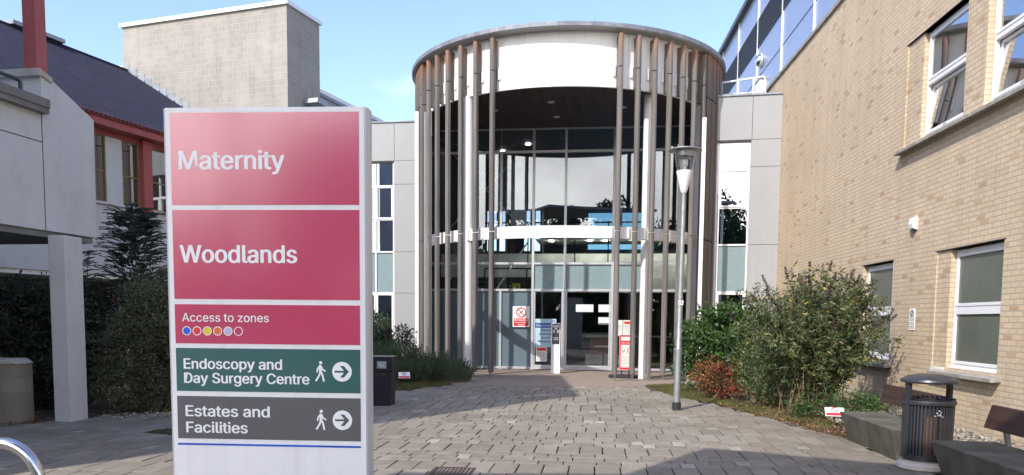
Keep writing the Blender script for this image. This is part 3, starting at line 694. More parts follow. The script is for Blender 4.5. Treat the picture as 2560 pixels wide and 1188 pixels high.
m.box(-4.4, 9.2, .1, 8.9, 7.53, 7.7)
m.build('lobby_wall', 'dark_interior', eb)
m = mb(); m.box(.55, 3.1, 6.50, 6.56, 4.35, 5.75); m.build('glowing_window', 'sky_glow_blue', eb)  # glowing panel in place of a rear window onto the sky
m = mb(); m.box(-.6, 4.3, 1.8, 2.2, 2.6, 3.0); m.box(-.6, 4.3, 2.0, 6.6, 2.62, 2.98); m.build('gallery_floor', 'interior_grey', eb)
m = mb(); m.box(-4.3, 4.3, 1.75, 1.80, 3.0, 3.78); m.box(-1.0, 4.3, 1.72, 1.80, 2.5, 3.0); m.build('gallery_parapet', 'interior_white', eb)
m = mb(); m.box(-4.3, 4.3, 2.2, 6.6, 4.02, 4.14) if False else None
for x in (-3.55, -2.55, -1.25, .28, 1.35, 2.55, 3.75): m.box(x-.02, x+.02, 1.0, 1.04, 3.4, 4.75)
m.tube([(-3.6, 1.02, 4.72), (4.3, 1.02, 4.72)], .025, 8); m.tube([(-3.6, 1.02, 4.45), (4.3, 1.02, 4.45)], .015, 8); m.build('balustrade', 'bin_black', eb)
for x, w_ in ((-3.35, .22), (-1.55, .5), (-1.05, .10), (1.75, .06), (3.0, .3), (3.7, .2)):
    m = mb(); m.box(x-w_/2, x+w_/2, .9, 1.0, 4.26, 6.75); m.build('interior_mullion', 'interior_white', eb)
m = mb()   # cross bracing rods
for p, q in (((-3.7, .5, 6.9), (-1.2, .5, 4.3)), ((-3.9, .5, 4.35), (-1.9, .5, 6.4)), ((-1.2, .5, 4.05), (-2.2, .5, 2.55)), ((-2.9, .5, 4.1), (-3.9, .5, 2.6))): m.tube([p, q], .026, 8)
m.build('bracing_rod', 'upvc', eb)
m = mb()   # staircase
for i in range(11): m.box(-3.95, -2.75, 2.2+i*.2, 2.48+i*.2, 2.35+i*.17, 2.40+i*.17)
m.box(-4.0, -3.95, 2.1, 4.7, 2.2, 4.4); m.build('staircase', 'interior_grey', eb)
m = mb(); m.tube([(-2.7, 1.2, 3.25), (-1.1, 1.2, 3.25)], .025, 8)
for x in (-2.4, -1.3, -2.7): m.box(x-.02, x+.02, 1.18, 1.22, 2.5, 3.25)
m.build('stair_rail', 'bin_black', eb)
m = mb(); m.box(-4.3, -1.0, 1.3, 2.0, 2.42, 2.56); m.build('landing', 'interior_grey', eb)
m = mb(); m.box(-4.3, 4.3, .3, 6.5, 7.50, 7.528); m.build('lobby_ceiling', 'interior_grey', eb)
lm = NT('lamp_glow'); lm.b.inputs['Emission Color'].default_value = (1, .95, .85, 1); lm.b.inputs['Emission Strength'].default_value = 45; MATS['lamp_glow'] = lm.m
for x, y, z in ((-3.4, 2.4, 7.49), (-2.4, 3.2, 7.49), (-1.4, 2.2, 7.49), (-.5, 1.2, 4.155), (.75, 1.2, 4.155), (1.25, 1.2, 4.155), (2.2, 1.2, 4.155), (3.1, 1.2, 4.155), (3.8, 1.2, 4.155)):
    m = mb(); m.lathe([(.07, z-.02), (.07, z)], 14, (x, y)); m.build('ceiling_light', 'lamp_glow', eb)
m = mb(); m.box(-1.0, 4.3, .9, 2.6, 4.165, 4.185); m.build('gallery_ceiling', 'interior_white', eb)
a = thing('reception_desk', 'red fronted reception desk inside the lobby behind the sliding door', 'desk', (1.6, 24.6, 0), -EY)
m = mb(); m.box(.75, 2.0, 3.6, 4.2, .35, .98); m.build('front_panel', 'interior_red', a); m = mb(); m.box(.6, 3.6, 3.5, 4.3, .985, 1.03); m.build('counter_top', 'interior_white', a)
m = mb(); m.box(.6, 2.0, 3.62, 4.2, .0, .345); m.build('plinth', 'interior_white', a)
a = thing('round_table', 'small round pedestal table inside the lobby near the sliding door', 'table', (1.6, 24.6, 0), -EY)
m = mb(); m.lathe([(.22, 0), (.22, .02), (.03, .05), (.03, .68)], 20, (1.25, 2.0)); m.build('pedestal', 'bin_black', a, smooth=True); m = mb(); m.lathe([(.3, .68), (.3, .71)], 24, (1.25, 2.0)); m.build('table_top', 'interior_white', a)
a = thing('floor_cone', 'small yellow warning board on the landing behind the glass', 'warning board', (1.6, 24.6, 0), -EY)
m = mb(); m.box(-1.75, -1.5, 1.0, 1.03, 2.57, 2.76); m.build('board', 'zone_yellow', a); m = mb(); m.box(-1.7, -1.55, .995, .998, 2.64, 2.68); m.build('panel_text', 'letter_dark', a)
m = mb(); m.box(-1.78, -1.47, .95, 1.08, 2.562, 2.575); m.build('base', 'bin_black', a)

# wings: grey composite panels with window strips
def wing(px, py, yaw, t0, t1, wx0, wx1, cols, top=7.9, endret=None, gl='glass_win'):
    lx, ly = to_local(px, py); loc = (lx, ly, 0); rz = EY-yaw
    W = bpy.data.objects.new('wing', None)
    zj = [0, 2.40, 3.74, 5.90, 6.65, top-.05]
    m = mb(); g = .006
    for a, b in ((t0, wx0), (wx1, t1)):
        n = max(1, round((b-a)/.95)); st = (b-a)/n
        for i in range(n):
            for z0, z1 in zip(zj, zj[1:]):
                if (z0, z1) != (6.65, top-.05): m.box(a+i*st+g, a+(i+1)*st-g, -.035, 0, z0+g, z1-g)
    xs = [t0]; x = wx0
    n = max(1, round((t1-t0)/.95))
    cuts = [t0]+[c for c in (wx0-.02, (wx0+wx1)/2 if wx1-wx0 > 1 else None, wx1+.02) if c is not None and t0 < c < t1]+[t1]
    for a, b in zip(cuts, cuts[1:]): m.box(a+g, b-g, -.035, 0, 6.65+g, top-.05)
    P = m.build('wall_panels', 'grey_panel', eb, loc=loc, rz=rz)
    m = mb(); holes_wall(m, t0, t1, 0, top-.06, .001, .2, [(wx0, wx1, 0, 6.65)]); m.build('wing_wall', 'dark_gap', eb, loc=loc, rz=rz)
    m = mb(); m.box(t0, t1, -.07, .35, top-.048, top+.0); m.build('coping', 'lead', eb, loc=loc, rz=rz, bevel=.006)
    m = mb(); m.box(t0, t1, .36, 6, top-.3, top-.2); m.box(t0, t1, 2.4, 2.5, 0, top-.3); m.box(t0, t1, .35, 2.4, 3.4, 3.6); m.build('wing_room', 'interior_grey', eb, loc=loc, rz=rz)
    # window strip: frame + rows
    m = mb(); e = .045; zr = [0.0, 2.40, 3.74, 4.78, 5.86, 6.62]
    for x in [wx0+e/2]+cols+[wx1-e/2]: m.box(x-e/2, x+e/2, .0, .09, 0, 6.62)
    for z in zr: m.box(wx0, wx1, .003, .087, max(0, z-e/2), z+e/2)
    F = m.build('window_strip', 'upvc', eb, loc=loc, rz=rz)
    ed = [wx0+e/2]+cols+[wx1-e/2]
    for a, b in zip(ed, ed[1:]):
        for i, (z0, z1) in enumerate(zip(zr, zr[1:])):
            q = mb(); q.box(a+e/2+.002, b-e/2-.002, .04, .05, z0+e/2+.002, z1-e/2-.002); q.build('frosted_panel' if i == 1 else 'pane', 'panel_frost' if i == 1 else gl, F)
            if i in (0, 3) and b-a > .4:
                q = mb(); c, d = z0+e/2+.002, z1-e/2-.002; p0, p1 = a+e/2+.002, b-e/2-.002
                q.box(p0, p0+.045, -.02, .035, c, d); q.box(p1-.045, p1, -.02, .035, c, d); q.box(p0+.045, p1-.045, -.02, .035, c, c+.045); q.box(p0+.045, p1-.045, -.02, .035, d-.045, d); q.build('sash', 'upvc', F)
    m = mb(); m.box(wx0, wx1, -.045, .02, 6.60, 6.645); m.build('window_head', 'dark_gap', eb, loc=loc, rz=rz)
wing(-3.69, 25.7, 9, -6.2, .75, -1.75, -.19, [-.82])
wing(6.03, 22.5, 12, -.35, 1.46, -.28, .63, [-.20], gl='glass_sky')
lx, ly = to_local(6.03, 22.5)
a = thing('roof_railing', 'galvanised tube railing on the flat roof beside the brick wall', 'railing', (6.03, 22.5, 0), -12)
m = mb(); m.tube([(-.4, .9, 8.48), (.95, .9, 8.62), (1.02, .9, 8.6), (1.05, .9, 8.5), (1.05, .9, 7.75)], .028, 10); m.tube([(-.4, .9, 8.16), (1.05, .9, 8.2)], .018, 8); m.build('rail', 'upvc', a, smooth=True)
for x in (.28, .72): m = mb(); m.tube([(x, .9, 7.75), (x, .9, 8.6)], .03, 10); m.build('post', 'upvc', a, smooth=True)

# signs on and in front of the glass
def board(name, label, cat, x0, x1, z0, z1, m_, y=-.075, th=.008):
    a = thing(name, label, cat, (1.6, 24.6, 0), -EY); q = mb(); q.box(x0, x1, y-th, y, z0, z1); q.build('board', m_, a); return a
a = board('no_smoking_sign', 'white and red no smoking sign fixed to the frosted glass left of the door', 'sign', -1.60, -1.06, 1.34, 1.99, 'sign_white')
m = mb(); m.box(-1.565, -1.095, -.086, -.084, 1.37, 1.61); m.build('red_panel', 'sign_red', a)
m = mb(); c = (-1.33, 1.80); m.tube([(c[0]+.145*math.cos(R(i)), -.088, c[1]+.145*math.sin(R(i))) for i in range(0, 361, 15)], .016, 6); m.tube([(c[0]-.1, -.088, c[1]+.1), (c[0]+.1, -.088, c[1]-.1)], .014, 6); m.build('prohibition_ring', 'sign_red', a)
m = mb(); m.T = Matrix.Translation((c[0], -.086, c[1])) @ Matrix.Rotation(R(-38), 4, 'Y'); m.box(-.07, .09, -.002, 0, -.012, .014); m.box(-.10, -.08, -.002, 0, -.05, .02); m.build('cigarette', 'letter_dark', a)
text_mesh('lettering', 'No Smoking', 'sign_letter', a, -1.54, -1.12, 1.535, .048, -.089, .04)
text_mesh('lettering', 'in the Hospital', 'sign_letter', a, -1.52, -1.14, 1.465, .034, -.089, .04)
text_mesh('lettering', 'Grounds', 'sign_letter', a, -1.43, -1.22, 1.395, .036, -.089, .04)
a = board('coronavirus_notice', 'pale blue coronavirus distancing notice on the glass behind the white intercom pillar', 'notice', -.88, -.22, .72, 1.60, 'paper_blue', y=-.072)
m = mb(); m.box(-.88, -.22, -.084, -.082, 1.32, 1.47); m.build('title_band', 'sign_blue', a); m = mb(); m.box(-.36, -.25, -.084, -.082, 1.50, 1.555); m.build('logo_block', 'sign_blue', a)
text_mesh('lettering', 'NHS', 'sign_letter', a, -.35, -.26, 1.51, .034, -.086)
text_mesh('lettering', 'Coronavirus', 'sign_letter', a, -.85, -.26, 1.365, .062, -.086)
for s_, xa, xb, zb in (('Please', -.70, -.40, 1.22), ('maintain', -.75, -.35, 1.10), ('social', -.69, -.42, .985), ('distancing', -.80, -.30, .87)): text_mesh('lettering', s_, 'letter_dark', a, xa, xb, zb, .058, -.086, .04)
a = board('paper_notice', 'small paper notice with red heading low on the door glass', 'notice', -.85, -.50, .26, .72, 'paper', y=-.070)
m = mb(); m.box(-.82, -.53, -.08, -.078, .60, .69); m.build('heading', 'sign_red', a); rows(a, -.81, -.54, [.55-.03*i for i in range(9)], -.0795)
for x0, x1, lab in ((1.62, 1.84, 'plain white paper notice on the glass right of the sliding door'), (1.86, 2.10, 'white paper notice with red heading right of the sliding door')):
    a = board('paper_notice', lab, 'notice', x0, x1, 1.10, 1.58, 'paper', y=-.072)
    if x0 > 1.8: m = mb(); m.box(x0+.03, x1-.01, -.083, -.081, 1.46, 1.54); m.build('heading', 'sign_red', a)
    rows(a, x0+.03, x1-.03, [1.42-.035*i for i in range(8)], -.082)
# intercom pillar
ix, iy = 1.28, 23.0
a = thing('intercom_pillar', 'slim white pillar with a black keypad intercom standing before the door', 'intercom', (ix, iy, 0), -5)
m = mb(); m.box(-.135, .135, -.07, .07, -.005, 1.475); m.build('post', 'upvc', a, bevel=.008)
m = mb(); m.box(-.105, .105, -.078, -.0705, .86, 1.45); m.build('keypad_panel', 'letter_dark', a, bevel=.003)
m = mb(); m.box(-.09, .09, -.082, -.0785, 1.35, 1.42); m.box(-.03, .03, -.082, -.0785, 1.30, 1.335); m.box(-.075, -.04, -.082, -.0785, 1.19, 1.28); m.box(.04, .075, -.082, -.0785, 1.19, 1.28)
for i in range(3):
    for j in range(2): m.lathe([(.018, 0), (.018, .001)], 8, (0, 0)) if False else m.box(-.065+.05*i, -.035+.05*i, -.082, -.0785, .98+.05*j, 1.01+.05*j)
m.build('keypad_buttons', 'alu', a)
# pavement notice board
a = thing('swing_sign', 'red edged public notice board in a grey frame on a rubber base', 'notice board', (3.12, 21.5, 0), -9)
m = mb(); m.prism([(-.45, -.12), (-.36, -.3), (.36, -.3), (.45, -.12), (.45, .2), (.3, .3), (-.3, .3), (-.45, .2)], 0, .07, 'xy'); m.build('base', 'rubber', a, bevel=.02)
m = mb(); m.box(-.17, -.155, -.03, .03, .2, 1.18); m.box(.155, .17, -.03, .03, .2, 1.18); m.box(-.155, .155, -.03, .03, 1.165, 1.18); m.box(-.155, .155, -.03, .03, .2, .215); m.build('frame', 'alu', a)
for x in (-.1, .1): m = mb(); m.box(x-.015, x+.015, -.015, .015, .07, .2); m.build('leg', 'bin_black', a)
m = mb(); m.box(-.154, .154, -.02, .02, .216, 1.164); m.build('panel', 'sign_red', a)
m = mb(); m.box(-.125, .125, -.024, -.021, .28, .90); m.box(-.125, .125, -.024, -.021, 1.02, 1.12); m.build('poster', 'paper', a)
text_mesh('lettering', 'Public notice', 'sign_letter', a, -.11, .11, .94, .034, -.0235)
m = mb(); m.tube([(.02, -.027, .64), (.11, -.027, .86)], .008, 6); m.tube([(.11, -.027, .64), (.02, -.027, .86)], .008, 6); m.build('red_cross', 'sign_red', a)
m = mb(); m.tube([(-.06+.035*math.cos(R(i)), -.026, .75+.07*math.sin(R(i))) for i in range(0, 361, 30)], .006, 5); m.box(-.085, -.035, -.027, -.024, .72, .74); m.build('pictogram', 'letter_dark', a); rows(a, -.11, .11, [.58-.04*i for i in range(8)], -.0255)

# ================================================================== LEFT BUILDING (dark roof, red eaves)
lb = thing('white_wing_building', 'white rendered building with dark sloping roof and red eaves on the left', 'building', (-.533*20.5, 20.5, 0), 71)
# local x away from viewer, +y into the building
m = mb(); m.box(-9, 7.19, 0, .3, 2.66, 4.50); m.build('wall', 'white_render', lb)
m = mb(); m.box(-9, 7.19, -.09, .0, 4.50, 4.56); m.box(-9, 7.19, -.012, 0, 4.05, 4.07); m.build('string_course', 'white_render', lb, bevel=.01)
m = mb(); m.box(-9, 7.19, .05, 11.5, 2.55, 2.655); m.build('undercroft_soffit', 'interior_white', lb)
m = mb(); holes_wall(m, -9, 7.19, 0, 2.55, 2.0, 2.2, [(-1.5, -.3, .9, 2.3), (1.2, 2.4, .9, 2.3), (4, 5.2, .9, 2.3)]); m.build('ground_wall', 'dark_interior', lb)
for x in (-1.7, 2.6, 3.0): m = mb(); m.box(x, x+.22, 1.6, 1.9, 0, 2.55); m.build('pilaster', 'white_render', lb)
m = mb(); m.box(-9, 7.19, .30, .35, 4.56, 6.5) if False else m.box(-9, 7.19, 1.6, 1.7, 4.5, 6.6); m.build('room_wall', 'interior_grey', lb)
for k in range(-3, 3):
    o = 2.43*k
    m = mb(); m.box(.52+o, 1.06+o, .02, .2, 4.56, 6.3); m.build('wall_panel', 'white_render', lb)
    for a_, b_ in ((1.06+o, 1.66+o), (1.98+o, 2.95+o)):
        q = mb(); e = .032; z0, z1 = 4.57, 6.3
        q.box(a_, a_+e, .02, .1, z0, z1); q.box(b_-e, b_, .02, .1, z0, z1); q.box(a_+e, b_-e, .02, .1, z0, z0+e); q.box(a_+e, b_-e, .02, .1, z1-e, z1)
        q.box(a_+e, b_-e, .03, .09, 5.35, 5.38)
        Wn = q.build('window', 'yellow_frame', lb); q = mb(); q.box(a_+e, b_-e, .055, .062, z0+e, z1-e); q.build('pane', 'glass_win', Wn)
        q = mb(); n = 16 if a_ < 1.1+o and k == -1 else 1; pr = [(a_+.06+(b_-a_-.2)*.5*i/n, .25+.02*math.sin(i*2)) for i in range(n+1)]; q.add([(x, y, z) for z in (4.6, 6.3) for x, y in pr], [(i, i+1, i+n+2, i+n+1) for i in range(n)]); q.build('curtain', 'curtain', Wn, smooth=True)
        q = mb(); q.box(a_+e, b_-e, .068, .072, 4.62, 5.0); q.build('frosted_strip', 'paper', Wn)
    m = mb(); m.box(1.66+o, 1.98+o, -.14, .15, 4.40, 6.42); m.build('red_post', 'red_paint', lb, bevel=.01)
m = mb(); m.box(-9, 7.19, -.02, .3, 6.3, 6.5); m.build('lintel', 'red_paint', lb)
m = mb(); m.box(-12, 7.19, -.42, -.38, 6.44, 6.74); m.box(-12, 7.19, -.38, -.03, 6.44, 6.47); m.build('eave_fascia', 'red_paint', lb)
# corrugated roof
m = mb(); n = 560; x0, x1 = -12.5, 7.19; vs = []
for i in range(n+1):
    x = x0+(x1-x0)*i/n; dz = [0, .035, .035, 0][i % 4]
    vs += [(x, -.48, 6.66+dz), (x, 5.8, 10.42+dz)]
m.add(vs, [(2*i, 2*i+2, 2*i+3, 2*i+1) for i in range(n)]); m.box(x0, x1, 5.75, 5.85, 10.38, 10.5)
m.add([(x0, 5.8, 10.42), (x1, 5.8, 10.42), (x1, 12, 6.7), (x0, 12, 6.7)], [(0, 1, 2, 3)])
m.add([(x0, -.46, 6.62), (x1, -.46, 6.62), (x1, 5.8, 10.38), (x0, 5.8, 10.38)], [(0, 1, 2, 3)])
m.build('roof', 'slate_roof', lb)
m = mb(); m.box(2.55, 4.4, 5.6, 6.0, 10.50, 10.62); m.build('ridge_vent', 'lead', lb)
m = mb(); m.box(-12.4, -12.2, .3, 11.5, 0, 6.7); m.box(-12.2, 7.0, 11.4, 11.6, 0, 6.7); m.build('rear_wall', 'white_render', lb)

tw = thing('block_tower', 'tall plain concrete block tower with white coping behind the dark roof', 'tower', (-.533*20.5, 20.5, 0), 71)
m = mb(); m.box(7.2, 9.15, -1.0, 6.0, 0, 12.0); m.build('wall', block, tw)
m = mb(); m.box(7.12, 9.23, -1.08, 6.08, 12.0, 12.13); m.build('coping', 'upvc', tw)
m = mb()
for i in range(9):
    y = 5.75-i*.33; z = 10.42-(5.8-y)*.6
    m.add([(7.185, y+.30, z+.18), (7.185, y-.03, z-.02), (7.185, y-.03, z+.31), (7.185, y+.30, z+.36)], [(0, 1, 2, 3)])
    m.box(7.14, 7.186, y-.06, y+.31, z-.05, z+.06)
m.build('stepped_flashing', 'lead', tw)
lk = thing('block_annex', 'low concrete block annex with white coping left of the block tower', 'building', (-.533*20.5, 20.5, 0), 71)
m = mb(); m.box(7.7, 9.1, 6.01, 14, 0, 10.72); m.build('wall', block, lk); m = mb(); m.box(7.62, 9.12, 6.01, 14.05, 10.72, 10.84); m.build('coping', 'upvc', lk)
lk = thing('rear_block_building', 'grey block building with white roof edge behind the block tower', 'building', (-.533*20.5, 20.5, 0), 71)
m = mb(); m.box(9.16, 20, -.97, 6.0, 0, 9.55); m.build('wall', block, lk); m = mb(); m.box(9.16, 20.1, -1.02, 6.05, 9.55, 9.66); m.build('gutter', 'lead', lk)
m = mb(); m.box(9.16, 20.1, -1.0, -.9, 9.66, 9.80); m.build('roof_edge', 'upvc', lk)
fl = thing('floodlight', 'pale floodlight hood fixed to the dark side of the block tower', 'floodlight', (-.533*20.5, 20.5, 0), 71)
m = mb(); m.prism([(8.0, 8.98), (8.05, 9.14), (8.5, 9.17), (8.95, 9.0), (8.9, 8.93)], -1.62, -1.12, 'xz'); m.build('hood', 'galv', fl, bevel=.01); m = mb(); m.box(8.4, 8.55, -1.12, -1.0, 8.9, 9.08); m.build('bracket', 'bin_metal', fl)

# white projecting box and its pillar
bx = thing('projecting_bay', 'white rendered raised bay with a cut sloping corner at the left edge', 'building bay', (-6.82, 11.3, 0), 80)
m = mb(); m.prism([(-1.4, 2.79), (1.24, 2.79), (1.26, 4.62), (.36, 5.00), (.19, 5.06), (.19, 4.62), (-1.4, 4.62)], 0, 2.6, 'xz'); m.build('wall', 'white_render', bx, bevel=.008)
m = mb(); m.box(-1.4, .2, -.13, 0, 4.52, 4.64); m.box(-1.4, .2, -.11, 0, 4.44, 4.52); m.build('ledge', 'ledge_stone', bx)
m = mb(); m.box(-1.4, .17, -.004, 0, 4.04, 4.052); m.box(.165, .177, -.004, 0, 2.8, 4.5); m.build('render_joint', 'dark_gap', bx)
m = mb(); m.prism([(.17, 5.065), (.38, 5.0), (.38, 4.93), (.17, 4.98)], -.03, 2.65, 'xz'); m.box(.12, .17, -.03, 2.65, 4.97, 5.07); m.build('coping', 'concrete_white', bx)
m = mb(); m.tube([(-1.4, .12, 4.85), (-.12, .12, 4.85), (-.06, .12, 4.83), (-.05, .12, 4.62)], .028, 10); m.build('pipe_rail', 'bin_metal', bx, smooth=True)
m = mb(); m.box(-1.4, 1.2, .05, 2.55, 2.70, 2.785); m.build('underside', 'interior_grey', bx)
m = mb(); m.box(.52, .73, .34, .56, 4.6, 8.2); m.build('red_column', 'red_paint', bx, bevel=.01)
m = mb(); m.box(-.13, .26, -.02, .24, -.02, 2.72); P = m.build('pillar', 'white_render', bx, bevel=.01); P.location = (0, 0, 0)
P.matrix_basis = Matrix.Translation((.30, -.27, 0)) @ Matrix.Rotation(R(4), 4, 'Z')

st = thing('shadow_tower', 'tall white rendered shadow tower added just outside the left edge to cast shade', 'tower', (0, 0, 0))  # block added out of view to throw shade over the left side
m = mb(); m.box(-12.5, -7.18, 4.4, 10.3, 0, 12.0); m.build('wall', 'white_render', st); m = mb(); m.box(-12.6, -7.1, 4.3, 10.4, 12.0, 12.15); m.build('coping', 'upvc', st)
for z in (1.0, 4.2, 7.4):
    m = mb(); m.box(-7.178, -7.13, 6.0, 8.6, z, z+1.5); Wn = m.build('window', 'upvc', st); m = mb(); m.box(-7.128, -7.12, 6.08, 8.52, z+.08, z+1.42); m.build('pane', 'glass_win', Wn)
bb_ = thing('shadow_canopy', 'high flat grey slab on round posts added over the viewpoint to cast shade, seen in reflections', 'canopy', (-2.98, .77, 8.5), -28.6)  # added out of view, outline shaped to shade the sign and lower right paving
bb_.rotation_euler = (0, 0, 0); OX, OY = -2.98, .77
m = mb(); q = [(-3.65, 1.21), (2.67, -2.24), (1.14, -4.34), (-9.2, -4.9), (-7.2, -.5), (-4.89, -.5)]; m.prism([(a-OX, b-OY) for a, b in q], 0, .14, 'xy'); m.build('shadow_slab', 'interior_grey', bb_)
for x, y in ((-4.3, -.3), (1.9, -2.4), (-8.3, -4.5), (.8, -4.1)): m = mb(); m.lathe([(.07, -8.52), (.07, -.01)], 16, (x-OX, y-OY)); m.build('post', 'galv', bb_, smooth=True)

# ================================================================== MAIN SIGN
sg = thing('hospital_sign', 'large free standing hospital direction sign with crimson, green and grey panels', 'sign', (-1.531, 4.9, 0), -3.4)
def sx(px): return px    # local x of the face: -.624 .. .624
m = mb(); m.box(-.624, .622, -.012, 0, .10, 2.835); m.build('face_plate', 'sign_white', sg, bevel=.003)
prof = [(.6225, -.010), (.650, -.006), (.668, .02), (.672, .06), (.668, .10), (.650, .125), (-.652, .125), (-.672, .10), (-.674, .06), (-.668, .02), (-.645, .001), (.6225, .001)]
m = mb(); m.prism([(.623, -.008), (.628, -.007), (.634, .002), (.640, .022), (.642, .06), (.640, .10), (.634, .12), (.623, .12)], .0, 2.832, 'xy'); m.build('edge_rail', 'sign_rail', sg, smooth=True)
m = mb(); m.prism([(-.625, -.006), (-.64, .004), (-.645, .06), (-.64, .12), (-.625, .12)], .0, 2.832, 'xy'); m.build('edge_rail', 'alu', sg, smooth=True)
m = mb(); m.box(-.622, .622, .001, .12, 0, 2.83); m.build('core', 'alu', sg)
def ptop(name, z0, z1, mt):
    q = mb(); q.box(-.592, .587, -.0145, -.0125, z0, z1); return q.build(name, mt, sg)
P1 = ptop('maternity_panel', 2.246, 2.804, 'vinyl_red'); P2 = ptop('woodlands_panel', 1.665, 2.215, 'vinyl_red'); P3 = ptop('zones_panel', 1.387, 1.632, 'vinyl_red')
P4 = ptop('endoscopy_panel', 1.086, 1.358, 'vinyl_green'); P5 = ptop('estates_panel', .783, 1.054, 'vinyl_grey')
m = mb(); m.box(-.594, .587, -.0145, -.0125, .741, .753); m.build('blue_line', 'line_blue', sg)
def ox(X): return (X+1.531)/math.cos(R(3.4))
Yt = -.0152
text_mesh('lettering', 'Maternity', 'sign_letter', P1, -.538, .122, 2.463, .110, Yt, .045)
text_mesh('lettering', 'Woodlands', 'sign_letter', P2, -.546, .192, 1.892, .106, Yt, .045)
text_mesh('lettering', 'Access to zones', 'sign_letter', P3, -.545, .010, 1.5245, .052, Yt, .02)
text_mesh('lettering', 'Endoscopy and', 'sign_letter', P4, -.541, .088, 1.228, .064, Yt, .045)
text_mesh('lettering', 'Day Surgery Centre', 'sign_letter', P4, -.540, .262, 1.138, .064, Yt, .045)
text_mesh('lettering', 'Estates and', 'sign_letter', P5, -.536, .004, .926, .068, Yt, .045)
text_mesh('lettering', 'Facilities', 'sign_letter', P5, -.534, -.140, .822, .068, Yt, .045)
def disc(parent, name, cx, cz, r_, mt, y=Yt, r_in=0, n=40):
    q = mb(); vs = [(cx+r_*math.cos(2*math.pi*i/n), y, cz+r_*math.sin(2*math.pi*i/n)) for i in range(n)]
    if r_in:
        vs += [(cx+r_in*math.cos(2*math.pi*i/n), y, cz+r_in*math.sin(2*math.pi*i/n)) for i in range(n)]
        q.add(vs, [(i, (i+1) % n, n+(i+1) % n, n+i) for i in range(n)])
    else: q.add(vs, [tuple(range(n))])
    return q.build(name, mt, parent)
for i, c in enumerate(('zone_blue', 'zone_red', 'zone_yellow', 'zone_orange', 'zone_lilac', None)):
    cx = -.518+.0665*i
    disc(P3, 'zone_ring', cx, 1.466, .0285, 'sign_letter', Yt, .0235)
    if c: disc(P3, 'zone_dot', cx, 1.466, .0225, c, Yt)
def man(parent, cx, cz, h):
    k = h/100.0
    def seg(q, pts, w):   # flat stroke with round joints
        for (a, b) in zip(pts, pts[1:]):
            dx, dz = b[0]-a[0], b[1]-a[1]; L_ = math.hypot(dx, dz); nx, nz = -dz/L_*w/2, dx/L_*w/2
            q.add([(cx+(p[0]+s*nx)*k, Yt, cz+(p[1]+s*nz)*k) for p, s in ((a, 1), (b, 1), (b, -1), (a, -1))], [(0, 1, 2, 3)])
        for a in pts: q.add([(cx+(a[0]+w/2*math.cos(i*math.pi/6))*k, Yt-.0001*(1+len(q.f) % 5), cz+(a[1]+w/2*math.sin(i*math.pi/6))*k) for i in range(12)], [tuple(range(12))])
    q = mb()
    seg(q, [(2, 43)], 15) if False else q.add([(cx+(1+8*math.cos(i*math.pi/8))*k, Yt, cz+(42+8*math.sin(i*math.pi/8))*k) for i in range(16)], [tuple(range(16))])
    seg(q, [(-2, 24), (0, 2)], 15); seg(q, [(-4, 26), (-15, 12), (-17, -2)], 7); seg(q, [(3, 26), (11, 10), (23, 2)], 7)
    seg(q, [(-1, 0), (-7, -20), (-22, -44)], 9); seg(q, [(1, 0), (10, -18), (15, -45)], 9)
    return q.build('walking_man', 'sign_letter', parent)
for P, cz, mt in ((P4, 1.220, 'vinyl_green'), (P5, .915, 'vinyl_grey')):
    man(P, .335, cz, .13); disc(P, 'arrow_disc', .471, cz, .062, 'sign_letter', Yt)
    q = mb(); y = Yt-.0008; c = .471
    q.add([(c-.047, y, cz+.006), (c+.020, y, cz+.006), (c+.020, y, cz-.006), (c-.047, y, cz-.006)], [(0, 1, 2, 3)])
    q.add([(c+.044, y, cz), (c+.012, y, cz+.036), (c-.012, y, cz+.036), (c+.018, y, cz), (c-.012, y, cz-.036), (c+.012, y, cz-.036)], [(0, 1, 2, 3), (0, 3, 4, 5)])
    q.build('arrow', mt, P)

# ================================================================== LAMP POST
lp = thing('lamp_post', 'galvanised street lamp with wide disc top standing on the paving', 'lamp post', (2.90, 13.66, 0)); lp.rotation_euler = (0, R(.45), R(0))
m = mb(); m.lathe([(.078, -.01), (.078, .025), (.076, .13), (.063, .14)], 28); m.build('base_collar', 'bin_metal', lp, smooth=True)
m = mb(); m.lathe([(.062, .1), (.062, 1.02), (.060, 1.06), (.052, 1.08), (.049, 1.9), (.046, 2.0), (.038, 3.78)], 28); m.build('pole', 'galv', lp, smooth=True)
m = mb(); m.lathe([(.06, 1.0), (.066, 1.005), (.066, 1.07), (.055, 1.08)], 28); m.build('collar_band', 'galv', lp, smooth=True)
text_mesh('number', 'T12', 'sign_white', lp, -.045, .045, 1.84, .075, -.0525, .06)
m = mb(); m.lathe([(.045, 3.76), (.062, 3.8), (.105, 3.98), (.135, 4.10), (.138, 4.13), (.12, 4.135)], 28); m.build('lamp_cone', 'white_paint', lp, smooth=True)
m = mb(); m.lathe([(.128, 4.13), (.150, 4.25), (.170, 4.36), (.172, 4.44)], 32); m.f = m.f[:-2]; m.build('lamp_glass', 'glass_clear', lp, smooth=True)
m = mb(); m.lathe([(.04, 4.13), (.04, 4.20), (.055, 4.22), (.055, 4.31), (.03, 4.34)], 16); m.build('bulb', 'upvc', lp, smooth=True)
m = mb(); m.lathe([(.150, 4.37), (.160, 4.46), (.05, 4.46), (.05, 4.36), (.11, 4.34)], 32); m.build('reflector', 'alu', lp, smooth=True)
m = mb(); m.lathe([(.285, 4.470), (.290, 4.478), (.285, 4.488), (.16, 4.50), (.14, 4.515), (.02, 4.525)], 48); m.build('disc_top', 'galv', lp, smooth=True)

